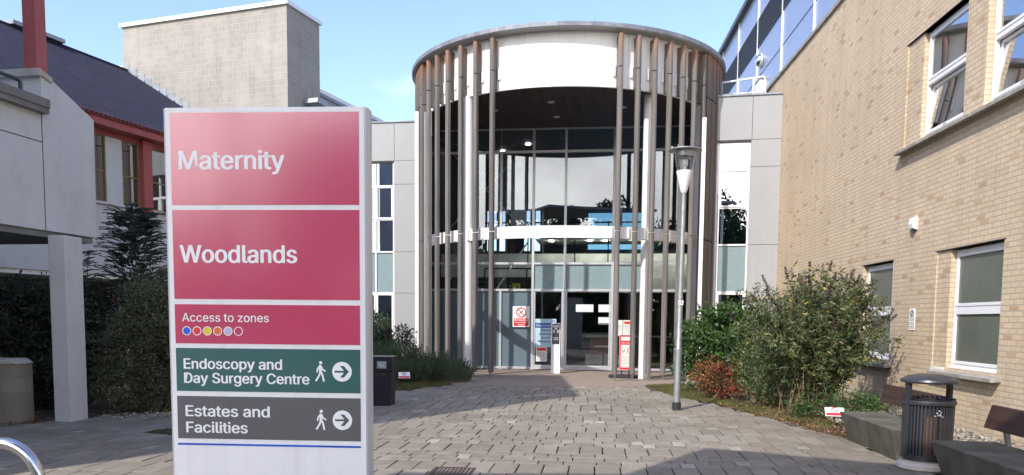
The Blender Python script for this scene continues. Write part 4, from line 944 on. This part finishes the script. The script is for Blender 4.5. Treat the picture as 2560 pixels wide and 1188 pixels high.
# ================================================================== BINS
ob = thing('litter_bin', 'dark domed litter bin with timber slats between the two concrete benches', 'litter bin', (4.44, 8.27, 0), 8)
m = mb(); m.lathe([(.25, -.01), (.285, .02), (.28, .06), (.22, .105), (.05, .125)], 36); m.build('concrete_base', 'concrete_white', ob, smooth=True)
m = mb(); m.T = Matrix.Translation((-.02, -.262, .075)) @ Matrix.Rotation(R(62), 4, 'X'); m.lathe([(.02, 0), (.02, .012)], 12); m.build('base_bolt', 'dark_gap', ob)
m = mb(); m.lathe([(.195, .12), (.22, .125), (.22, .70), (.19, .70)], 36); m.build('liner', 'rubber', ob, smooth=True)
m = mb()
for i in range(44):
    a = 2*math.pi*i/44; c, s = math.cos(a), math.sin(a); p = [(.222, .13), (.246, .14), (.250, .70), (.222, .72)]
    wv = .009; vs = []
    for rr, z in p: vs += [(rr*c-wv*s, rr*s+wv*c, z), (rr*c+wv*s, rr*s-wv*c, z)]
    m.add(vs, [(0, 1, 3, 2), (2, 3, 5, 4), (4, 5, 7, 6), (0, 2, 4, 6), (1, 7, 5, 3)])
m.build('vertical_bars', 'bin_metal', ob)
m = mb()
for i in range(8):
    a = R(-128+i*10.5); c, s = math.cos(a), math.sin(a); wv = .015
    m.add([((.224+d)*c+e*wv*s, (.224+d)*s-e*wv*c, z) for z in (.16, .58) for d in (0, .014) for e in (-1, 1)], [(0, 1, 3, 2), (4, 6, 7, 5), (0, 4, 5, 1), (2, 3, 7, 6), (0, 2, 6, 4), (1, 5, 7, 3)])
m.build('timber_slats', 'slat_wood', ob)
m = mb(); m.lathe([(.235, .695), (.262, .70), (.268, .72), (.262, .745), (.24, .75), (.21, .745), (.20, .70)], 40); m.build('top_ring', 'bin_metal', ob, smooth=True)
m = mb(); m.lathe([(.23, .12), (.252, .125), (.252, .165), (.23, .17)], 40); m.build('bottom_ring', 'bin_metal', ob, smooth=True)
for s in (-1, 1): m = mb(); m.box(s*.238-.022, s*.238+.022, -.03, .03, .14, .955); m.build('post', 'bin_metal', ob, bevel=.006)
m = mb(); m.lathe([(.262, .925), (.278, .928), (.284, .945), (.275, .965), (.22, .995), (.12, 1.018), (.02, 1.024)], 40); m.build('domed_lid', 'bin_metal', ob, smooth=True)
rgn = np.random.default_rng(5); m = mb()
for i in range(34):
    a = i/34*2*math.pi; m.add([(.255*math.cos(a+d), .255*math.sin(a+d), z+.01*rgn.random()) for d, z in ((0, .742), (.12, .742), (.12, .765), (0, .76))]+[(.19*math.cos(a), .19*math.sin(a), .73)], [(0, 1, 2, 3), (3, 2, 4)])
m.build('bin_bag', 'bin_black', ob)
m = mb(); m.T = Matrix.Translation((0, -.252, .62))
for i in range(9): m.T = Matrix.Rotation(R(-12+random.uniform(-9, 9)), 4, 'Z') @ Matrix.Translation((0, -.2525, .62+random.uniform(-.04, .04))); m.box(-.012, .004, -.001, 0, -.006, .006)
m.build('worn_emblem', 'alu', ob)

sb = thing('square_litter_bin', 'dark square litter bin behind the big sign beside the rosemary bed', 'litter bin', (-2.42, 14.12, 0), -3)
m = mb(); m.prism([(-.25, -.01), (.25, -.01), (.28, .60), (-.28, .60)], -.22, .22, 'xz'); m.build('body', 'bin_black', sb, bevel=.012)
m = mb(); m.box(-.285, .285, -.225, .225, .605, .86); m.build('hood', 'bin_black', sb, bevel=.015); m = mb(); m.box(-.295, .295, -.24, .24, .862, .885); m.build('lid', 'bin_metal', sb, bevel=.006)
m = mb(); m.box(.02, .19, -.230, -.2255, .67, .80); m.build('opening', 'dark_gap', sb); m = mb(); m.box(.05, .16, -.234, -.2305, .69, .78); m.build('ash_plate', 'galv', sb)
text_mesh('lettering', 'LITTER', 'iron', sb, .0, .19, .545, .04, -.2225, .0)
sb.children[-1].data.materials[0] = MATS['lead']

# ================================================================== BENCHES
def bench(label, loc, rz, length):
    b = thing('concrete_bench', label, 'bench', loc, rz, 'concrete benches along the brick wall')
    H, Wd = .375, .64
    # local x along, +y outward (to the courtyard)
    vs = [(.10, .12), (length-.10, .12), (length-.10, Wd-.05), (.10, Wd-.05)]; tp = [(0, 0), (length, 0), (length, Wd), (0, Wd)]
    m = mb(); m.add([(a, -b_, -.02) for a, b_ in vs]+[(a, -b_, H) for a, b_ in tp], [(0, 1, 2, 3), (7, 6, 5, 4), (0, 4, 5, 1), (1, 5, 6, 2), (2, 6, 7, 3), (3, 7, 4, 0)]); m.build('seat', 'concrete_dark', b, bevel=.015)
    m = mb(); x0, x1 = .05, length-.05; m.prism([(-.53, .52), (-.49, .52), (-.56, .75), (-.60, .75)], x0, x1, 'yz'); m.build('backrest', 'bench_wood', b, bevel=.008)
    for x in (.32, .95, length-.35):
        if x < length-.1: m = mb(); m.prism([(-.645, .0), (-.68, .0), (-.575, .55), (-.605, .70), (-.57, .70), (-.535, .55)], x, x+.045, 'yz'); m.build('bracket', 'galv', b)
    return b
# origin = far front corner; x runs towards the viewer
B1 = bench('first concrete bench with dark timber back, between the shrub and the litter bin', (4.38, 10.38, 0), -94.7, 1.75)
B2 = bench('second concrete bench with dark timber back, nearest to the camera at the right edge', (4.24, 7.85, 0), -94.7, 2.3)
for B in (B1, B2):
    for c in B.children:
        c.data.transform(Matrix.Scale(-1, 4, (0, 1, 0))); c.data.flip_normals()

# ================================================================== SMALL THINGS
def stake(label, loc, rz, w_=.24, h=.2, z=.25):
    a = thing('stake_sign', label, 'sign', loc, rz, 'small no smoking signs on stakes')
    m = mb(); m.tube([(0, .01, -.03), (0, .01, z-.03)], .014, 8); m.build('stake', 'iron', a)
    T = Matrix.Translation((0, 0, z)) @ Matrix.Rotation(R(-48), 4, 'X')
    m = mb(); m.T = T; m.box(-w_/2, w_/2, -.004, .004, -h/2, h/2); m.build('plate', 'sign_white', a, bevel=.002)
    m = mb(); m.T = T; m.box(-w_/2+.01, w_/2-.01, -.006, -.0045, -h/2+.01, -h/2+.065); m.build('red_band', 'sign_red', a)
    m = mb(); m.T = T; m.tube([(.042*math.cos(R(i)), -.006, .035+.042*math.sin(R(i))) for i in range(0, 361, 24)], .006, 5); m.tube([(-.03, -.006, .065), (.03, -.006, .005)], .005, 5); m.build('prohibition_ring', 'sign_red', a)
    m = mb(); m.T = T; m.box(-.03, .03, -.0055, -.0045, .03, .04); m.build('cigarette', 'letter_dark', a)
stake('small white and red sign on a stake in the left grass bed by the rosemary', (-2.57, 18.55, 0), 10, .27, .20, .22)
stake('small white and red sign on a stake beside the first concrete bench', (4.77, 11.45, 0), -12, .27, .17, .24)
hp = thing('cycle_hoop', 'stainless steel cycle stand hoop at the bottom left corner', 'cycle stand', (-1.93, 3.15, 0), -8)
pts = [(0, 0, -.02)]+[(-.17+.17*math.cos(R(i)), 0, .86+.17*math.sin(R(i))) for i in range(0, 91, 8)]+[(-.53-.17*math.sin(R(i)), 0, .86+.17*math.cos(R(i))) for i in range(0, 91, 8)]+[(-.70, 0, -.02)]
m = mb(); m.tube(pts, .024, 18); m.build('tube', 'steel', hp, smooth=True)
for x in (0, -.7): m = mb(); m.lathe([(.06, -.005), (.06, .006), (.03, .01)], 20, (x, 0)); m.build('base_flange', 'steel', hp, smooth=True)
pr = thing('block_pier', 'low concrete block pier with stone cap beside the dark shrubs at the left edge', 'wall pier', (-7.1, 11.15, 0), 4)
m = mb(); m.box(-1.6, 0, 0, .42, -.02, .86); m.build('blockwork', block_low, pr); m = mb(); m.prism([(-1.62, .86), (.02, .86), (-.08, .93), (-1.6, .95)], -.02, .44, 'xz'); m.build('cap', 'concrete_white', pr, bevel=.01)
dg_ = thing('drain_grate', 'rusty iron drain grate set in the paving at the bottom', 'drain', (-.58, 7.90, 0), -6)
m = mb(); m.box(-.24, .19, -.20, -.17, -.02, .006); m.box(-.24, .19, .17, .20, -.02, .006); m.box(-.24, -.21, -.17, .17, -.02, .006); m.box(.16, .19, -.17, .17, -.02, .006)
for i in range(9): m.box(-.205+.04*i, -.185+.04*i, -.168, .168, -.015, .004)
for i in range(3): m.box(-.209, .159, -.10+.09*i, -.085+.09*i, -.018, .001)
m.build('grate', 'iron', dg_)

# ================================================================== PLANTING
def stems(parent, rg, base, tips, r0=.012, r1=.003, mt='twig', bend=.15, name='stems'):
    m = mb()
    for tx in tips:
        b = (base[0]+rg.normal()*base[3], base[1]+rg.normal()*base[3], base[2]); mid = [(b[i]+tx[i])/2+rg.normal()*bend*.4 for i in range(3)]
        mid[2] += bend*.5; m.tube([b, mid, tuple(tx)], [r0, (r0+r1)/2, r1], 5, caps=False)
    return m.build(name, mt, parent, smooth=True)
def shrub(name, label, cat, blobs, n, L_, W_, mt, seed, clumps=80, csize=.18, stem_base=None, shell=.45, group=None, nst=18, zmin=.02, fold=.35, core=None):
    rg_ = np.random.default_rng(seed)
    cx, cy = blobs[0][0], blobs[0][1]
    t_ = thing(name, label, cat, (cx, cy, 0), 0, group)
    bl = [(b[0]-cx, b[1]-cy, *b[2:]) for b in blobs]
    P, D, C = clump_points(rg_, bl, n, clumps, csize, zmin, shell)
    leaves('foliage', P, D, L_*(.6+.8*rg_.random(len(P))), W_*(.7+.6*rg_.random(len(P))), mt, t_, seed, fold)
    sbp = stem_base or (0, 0, 0, .12)
    stems(t_, rg_, sbp, C[rg_.choice(len(C), min(nst, len(C)), replace=False)], .014, .004)
    return t_, rg_, C
# hedge right of pillar (with pale flowers)
hb = [(-5.85, 13.0, .75, .55, .50, .85), (-6.35, 12.9, .7, .45, .55, .9), (-5.3, 13.1, .8, .5, .5, .85), (-4.75, 13.5, .8, .6, .5, .9), (-6.1, 13.2, 1.3, .6, .5, .6), (-5.4, 13.3, 1.5, .6, .5, .45), (-6.4, 12.6, .5, .35, .35, .5), (-5.9, 12.9, 1.45, .75, .5, .65), (-6.2, 13.6, 1.85, .65, .4, .55), (-5.3, 13.8, 1.75, .7, .4, .5)]
t_, rg_, C = shrub('hedge_shrub', 'dense shrub speckled with pale pink flowers to the right of the white pillar', 'shrub', hb, 56000, .042, .026, 'leaf_hedge', 11, 860, .17, nst=24, shell=.55)
P, D, _ = clump_points(rg_, [(b[0]+5.85, b[1]-13.0, b[2], b[3]*1.03, b[4]*1.05, b[5]*1.03) for b in hb], 1500, 500, .10, .05, .9)
leaves('flowers', P, D, .022, .018, 'flower_pink', t_, 3)
# trailing shoots to the pillar
m = mb(); P = []; D = []
for k in range(9):
    a0 = np.array([.0-.6, -.35, .35+.13*k]); v = np.array([-.55-.25*rg_.random(), -.3, .35*rg_.random()+.05]); pts = [tuple(a0+v*q*(.4+.1*k*.4)+[0, 0, -.25*q*q*.6]) for q in np.linspace(0, 1, 7)]
    m.tube(pts, .004, 4, caps=False)
    for p in pts:
        for _ in range(9): P.append(np.array(p)+rg_.normal(size=3)*.035); D.append(rg_.normal(size=3)+[0, 0, .3])
m.build('shoots', 'twig', t_); leaves('shoot_leaves', np.array(P), np.array(D), .034, .019, 'leaf_hedge', t_, 8)
# dark shrub left of pillar
shrub('dark_shrub', 'dark evergreen shrub left of the white pillar under the raised bay', 'shrub', [(-8.1, 13.4, 1.0, .8, .7, 1.0), (-7.6, 13.2, .8, .6, .6, .9), (-8.9, 13.6, 1.1, .7, .6, 1.0), (-7.5, 13.3, 1.7, .4, .4, .5), (-8.3, 13.5, 1.9, .4, .4, .35), (-9.6, 13.8, 1.2, .6, .6, 1.0)], 24000, .08, .042, 'leaf_dark', 12, 340, .24, nst=16)
# tall feathery plant
def frond_plant(name, label, cat, loc, n, H, spread, seed, mt, fl=.34, leaf=.055, lw=.018):
    rg_ = np.random.default_rng(seed); t_ = thing(name, label, cat, loc); m = mb(); P = []; D = []
    for i in range(n):
        a = rg_.random()*2*math.pi; hh = H*(.25+.75*rg_.random()**.8); taper = (1-hh/H)*.75+.14
        cx, cy = spread*taper*math.cos(a)*rg_.random()**.5, spread*taper*math.sin(a)*rg_.random()**.5
        d = np.array([math.cos(a), math.sin(a), .35+.5*rg_.random()]); d /= np.linalg.norm(d); Lf = fl*(.6+.7*rg_.random())
        pts = [np.array([cx, cy, hh-.15])+d*Lf*q+np.array([0, 0, -.30*Lf*q*q]) for q in np.linspace(0, 1, 6)]
        m.tube([tuple(p) for p in pts], [.004, .004, .0035, .003, .0025, .002], 4, caps=False)
        side = np.cross(d, [0, 0, 1]); side /= np.linalg.norm(side)
        for q in np.linspace(.12, 1, 12):
            p = pts[0]+d*Lf*q+np.array([0, 0, -.30*Lf*q*q])
            for s in (-1, 1): P.append(p); D.append(side*s+d*.45+[0, 0, -.15])
    for k in range(7):
        a = rg_.random()*6.28; m.tube([(0, 0, -.02), (spread*.12*math.cos(a), spread*.12*math.sin(a), H*.5), (spread*.22*math.cos(a), spread*.22*math.sin(a), H*(.75+.2*rg_.random()))], [.02, .012, .004], 6, caps=False)
    m.build('stems', 'bark', t_); leaves('foliage', np.array(P), np.array(D), leaf, lw, mt, t_, seed); return t_
frond_plant('feathery_shrub', 'tall dark shrub with feathery leaf sprays rising above the flowering shrub', 'shrub', (-6.75, 14.1, 0), 620, 3.55, 1.3, 21, 'leaf_fern', .36, .07, .022)
frond_plant('feathery_shrub', 'lower dark feathery shrub behind the flowering shrub and next to the big sign', 'shrub', (-5.55, 14.6, 0), 200, 2.45, 1.0, 22, 'leaf_fern', .34, .07, .022)
frond_plant('feathery_shrub', 'thin feathery shoots beside the left face of the white pillar', 'shrub', (-7.75, 14.0, 0), 90, 2.9, .8, 23, 'leaf_fern', .3, .07, .022)

# rosemary bed
def spikes(name, label, cat, loc, rx, ry, n, H, seed, mt='leaf_rose'):
    rg_ = np.random.default_rng(seed); t_ = thing(name, label, cat, loc); m = mb(); P = []; D = []
    for i in range(n):
        a = rg_.random()*6.283; q = rg_.random()**.5; x, y = rx*q*math.cos(a), ry*q*math.sin(a); h = H*(1-.55*q*q)*(.7+.45*rg_.random())
        d = np.array([.35*q*math.cos(a)+rg_.normal()*.12, .35*q*math.sin(a)+rg_.normal()*.12, 1.0]); d /= np.linalg.norm(d)
        m.tube([(x, y, 0), tuple(np.array([x, y, 0])+d*h)], [.004, .002], 4, caps=False)
        for z in np.arange(.15*h, h, .016):
            for _ in range(2): P.append(np.array([x, y, 0])+d*z); v = rg_.normal(size=3); D.append(v/np.linalg.norm(v)*.8+d*.9)
    m.build('stems', 'twig', t_); leaves('foliage', np.array(P), np.array(D), .042, .014, mt, t_, seed); return t_
spikes('rosemary_bush', 'wide grey green rosemary bush of upright spikes beside the square bin', 'shrub', (-2.85, 19.35, 0), 1.0, .65, 560, 1.02, 31)
spikes('rosemary_bush', 'lower dark green rosemary clump leaning against the timber fins', 'shrub', (-1.75, 19.6, 0), .70, .5, 380, .74, 32, 'leaf_rose')
shrub('rounded_shrub', 'rounded dark green shrub in front of the left wing window', 'shrub', [(-3.1, 20.8, .75, .65, .5, .65), (-3.5, 21.2, 1.0, .5, .5, .7), (-4.2, 21.5, 1.1, .7, .6, .9)], 7500, .07, .042, 'leaf_dark', 33, 130, .18)
# right side shrubs
shrub('broadleaf_shrub', 'bright green broad leaved shrub right of the lamp post', 'shrub', [(4.55, 17.3, 1.05, .75, .6, .85), (4.1, 17.2, .85, .55, .5, .75), (3.95, 17.1, 1.35, .30, .35, .40), (5.15, 17.4, 1.0, .6, .6, .8), (4.9, 17.6, 1.45, .6, .5, .5)], 9500, .095, .062, 'leaf_green', 41, 210, .20, shell=.6)
t_, rg_, C = shrub('red_shrub', 'small shrub with red and orange leaves in front of the broad leaved shrub', 'shrub', [(4.2, 15.6, .40, .48, .36, .40), (3.85, 15.5, .5, .28, .3, .28), (4.5, 15.5, .28, .35, .3, .28)], 5200, .036, .024, 'leaf_red', 42, 100, .12)
P, D, _ = clump_points(rg_, [(.05, -.32, .18, .30, .1, .12), (-.05, -.28, .6, .3, .12, .12)], 260, 34, .045, .05, .5); leaves('red_flowers', P, D, .030, .026, 'flower_red', t_, 4)
# buddleia
bd = thing('butterfly_bush', 'big arching butterfly bush with brown flower spikes against the brick wall', 'shrub', (5.08, 13.1, 0)); rg_ = np.random.default_rng(51)
P = []; D = []; PP = []; PD = []; m = mb(); LL = []
for i in range(255):
    a = rg_.random()*2*math.pi; q = rg_.random()**.55; sp = 1.2*q; H = (2.32-.6*q**2)*(.52+.55*rg_.random())
    H = min(H, 2.42)
    b = np.array([rg_.normal()*.16, rg_.normal()*.14, 0.0]); e = np.array([b[0]+sp*math.cos(a), b[1]+sp*.72*math.sin(a), H])
    if e[0] > 1.12: continue
    ctrl = np.array([b[0]+sp*.28*math.cos(a), b[1]+sp*.2*math.sin(a), H*.72])
    ts = np.linspace(0, 1, 9); pts = [(1-t)**2*b+2*t*(1-t)*ctrl+t*t*e for t in ts]
    m.tube([tuple(p) for p in pts], list(np.linspace(.009, .0025, 9)), 5, caps=False)
    for t in np.linspace(.22, 1, 26):
        p = (1-t)**2*b+2*t*(1-t)*ctrl+t*t*e; tg = 2*(1-t)*(ctrl-b)+2*t*(e-ctrl); tg /= np.linalg.norm(tg); tg = tg+0*p
        for _ in range(2):
            v = np.cross(tg, rg_.normal(size=3)); v /= np.linalg.norm(v); P.append(p+rg_.normal(size=3)*.012); D.append(v*.9+tg*.35+[0, 0, -.25]); LL.append(.075+.05*rg_.random())
        if rg_.random() < .42:   # side twig
            v = np.cross(tg, rg_.normal(size=3)); v = v/np.linalg.norm(v)*.8+tg*.8; l = .12+.18*rg_.random()
            m.tube([tuple(p), tuple(p+v*l)], [.003, .0015], 4, caps=False)
            for s in np.linspace(.3, 1, 5):
                for _ in range(2): u_ = rg_.normal(size=3); P.append(p+v*l*s); D.append(u_/np.linalg.norm(u_)+v*.4+[0, 0, -.1]); LL.append(.06+.045*rg_.random())
    if H > 1.4 and rg_.random() < .38:
        tg = (e-ctrl); tg /= np.linalg.norm(tg); tg = tg*.8+[0, 0, .35]; l = .13+.12*rg_.random()
        for s in np.linspace(0, 1, 34):
            for _ in range(2): u_ = rg_.normal(size=3); u_ /= np.linalg.norm(u_); PP.append(e+tg*l*s+u_*.006); PD.append(u_*(1-.5*s)+tg*.5)
m.build('stems', 'twig', bd); P = np.array(P); D = np.array(D); LL = np.array(LL); ok = (P[:, 2] > .05) & (P[:, 0] < 1.15+.25*rg_.random(len(P)))
leaves('foliage', P[ok], D[ok], LL[ok], LL[ok]*.28, 'leaf_bud', bd, 52); leaves('flower_spikes', np.array(PP), np.array(PD), .030, .020, 'panicle', bd, 53)
shrub('wall_side_shrub', 'leafy green shrub filling the gap between the butterfly bush and the red shrub', 'shrub', [(4.85, 15.2, .65, .55, .5, .65), (5.3, 15.0, .75, .5, .5, .7), (4.75, 14.3, .40, .45, .4, .40)], 9000, .075, .022, 'leaf_bud', 43, 170, .2)
shrub('low_evergreen', 'low spreading evergreen at the foot of the butterfly bush', 'shrub', [(5.3, 12.3, .22, .6, .35, .22), (5.9, 12.2, .2, .35, .3, .2), (4.75, 12.6, .22, .3, .25, .2)], 2200, .07, .02, 'leaf_green', 44, 110, .13)

# ground cover, leaf litter, cobbles
def scatter(name, label, cat, poly, n, seed, L_, W_, mt, up=.15, z=.01, dens=None):
    rg_ = np.random.default_rng(seed); xs = [p[0] for p in poly]; ys = [p[1] for p in poly]; P = []
    while len(P) < n:
        p = (rg_.uniform(min(xs), max(xs)), rg_.uniform(min(ys), max(ys)))
        if inside(p, poly) and (dens is None or rg_.random() < dens(p)): P.append([p[0], p[1], z+.01*rg_.random()])
    P = np.array(P); D = rg_.normal(size=(len(P), 3)); D[:, 2] = np.abs(D[:, 2])*up*3+up if up > .5 else D[:, 2]*up
    o = leaves(name, P, D, L_*(.5+rg_.random(len(P))), W_, mt, None, seed); return tag(o, label, cat, kind='stuff')
scatter('grass', 'short rough grass in the bed left of the entrance', 'grass', [(-2.75, 16.9), (-2.2, 17.2), (-1.4, 18.6), (-1.7, 19.4), (-3.4, 19), (-3.6, 16.6)], 15000, 61, .07, .006, 'grass_blade', .6, -.02)
scatter('grass', 'yellowing grass along the edge of the right planting bed', 'grass', [(3.2, 18.75), (3.35, 16.2), (3.9, 14.6), (4.1, 12.9), (4.6, 11.4), (5.2, 11.6), (4.8, 13), (4.4, 15.2), (4.2, 18), (4.2, 19.2)], 26000, 62, .065, .006, 'grass_blade', .6, -.02)
scatter('leaf_litter', 'dry brown leaf litter under the right hand shrubs', 'leaf litter', [(4.5, 10.5), (4.05, 12.9), (3.85, 14.6), (4.4, 15.2), (5.8, 14), (6.4, 10.6)], 5200, 63, .042, .026, 'litter', .3, .015)
scatter('leaf_litter', 'pale fallen petals and leaves on the paving before the flowering shrub', 'leaf litter', [(-6.5, 11.95), (-6.4, 12.3), (-5.0, 13.2), (-4.4, 13.2), (-5.1, 12.2), (-5.8, 11.8)], 420, 64, .03, .022, 'litter_pale', .2, .006)
scatter('leaf_litter', 'brown dead leaves along the foot of the block pier', 'leaf litter', [(-9, 10.6), (-9, 11.9), (-6.9, 11.6), (-6.9, 11.2), (-7.1, 10.9), (-8, 10.3)], 1500, 65, .045, .03, 'litter', .3, .006)
scatter('leaf_litter', 'brown debris along the paving edge in front of the first bench', 'leaf litter', [(4.62, 10.5), (4.48, 8.7), (4.38, 8.7), (4.48, 10.5), (4.2, 11.6), (4.7, 11.6)], 900, 66, .03, .018, 'litter', .3, .004)
scatter('moss_patch', 'mossy patch of weeds on the paving left of the big sign', 'moss', [(-4.95, 10.35), (-4.2, 10.1), (-3.9, 10.6), (-4.4, 10.9), (-4.8, 10.7)], 3500, 67, .03, .008, 'moss', .5, .0)
m = mb(True); rgc = random.Random(9)
ico = [(0, 0, 1)]+[(math.cos(a)*.9, math.sin(a)*.9, .35) for a in np.linspace(0, 2*math.pi, 6)[:-1]]+[(math.cos(a+.6)*.9, math.sin(a+.6)*.9, -.4) for a in np.linspace(0, 2*math.pi, 6)[:-1]]
icf = [(0, 1+i, 1+(i+1) % 5) for i in range(5)]+[(1+i, 6+i, 1+(i+1) % 5) for i in range(5)]+[(6+i, 6+(i+1) % 5, 1+(i+1) % 5) for i in range(5)]
for i in range(2600):
    s = rgc.uniform(-6, 2.2); yy = rgc.uniform(.04, 1.45) if s < -.5 else rgc.uniform(.04, 1.6); a = R(85.3)
    X = 6.55+s*math.cos(a)-yy*math.sin(a); Y = 11.46+s*math.sin(a)+yy*math.cos(a)
    sx_, sy_, sz_ = [rgc.uniform(.018, .045) for _ in range(3)]; an = rgc.random()*6.28
    m.add([(X+(p[0]*sx_*math.cos(an)-p[1]*sy_*math.sin(an)), Y+(p[0]*sx_*math.sin(an)+p[1]*sy_*math.cos(an)), .01+sz_*.5*(1+p[2])+rgc.random()*.03) for p in ico], icf)
tag(m.build('cobbles', 'stone', smooth=True), 'loose grey cobbles filling the strip between the benches and the brick wall', 'cobbles', kind='stuff')
bed('cobble_bed', [(4.55, 3), (4.62, 8), (4.7, 10.4), (6.5, 10.4), (6.0, 3)], -.02, 'soil', 5)

# trees behind the viewer (seen only mirrored in the glass)
for i, (x, y, h, cr) in enumerate([(6, -24, 10, 3.2), (-2.5, -27, 13.6, 3.2), (-7.5, -26, 13, 3.2), (-13, -29, 12.5, 3.8), (13, -27, 11, 4), (2, -32, 12.0, 3.4)]):
    t_ = thing('tree', ['leafy tree across the car park, lowest crown', 'tall leafy tree across the car park', 'broad leafy tree at the car park edge', 'lone tree furthest behind the white shadow tower', 'biggest tree at the far side of the car park', 'slender tree at the back of the car park'][i], 'tree', (x, y, 0), 0, 'trees across the car park'); rg_ = np.random.default_rng(70+i)
    m = mb(); m.tube([(0, 0, 0), (.1, 0, h*.35), (0, .1, h*.7)], [.28, .2, .08], 8)
    for k in range(7): a = k*.9; m.tube([(.05, 0, h*(.3+.04*k)), (cr*.6*math.cos(a), cr*.6*math.sin(a), h*(.55+.05*k))], [.1, .03], 6)
    m.build('trunk', 'bark', t_, smooth=True)
    P, D, _ = clump_points(rg_, [(0, 0, h*.66, cr, cr, h*.30), (cr*.4, 0, h*.55, cr*.7, cr*.7, h*.2), (-cr*.4, .3, h*.6, cr*.7, cr*.7, h*.2)], 9000, 110, .7, 1, .4); leaves('crown', P, D, .38, .26, 'leaf_tree', t_, 70+i)
rgw = np.random.default_rng(90); bl = [(x, -62+rgw.normal()*2, 2+2*rgw.random(), 6, 3, 6+3.5*rgw.random()) for x in range(-60, 61, 5)]
P, D, _ = clump_points(rgw, bl, 22000, 420, 1.9, 0, .3); tag(leaves('woodland', P, D, 1.5, 1.1, 'leaf_tree', None, 91), 'far off wood on the other side of the car park', 'wood', kind='stuff')
print('objects', len(bpy.data.objects))
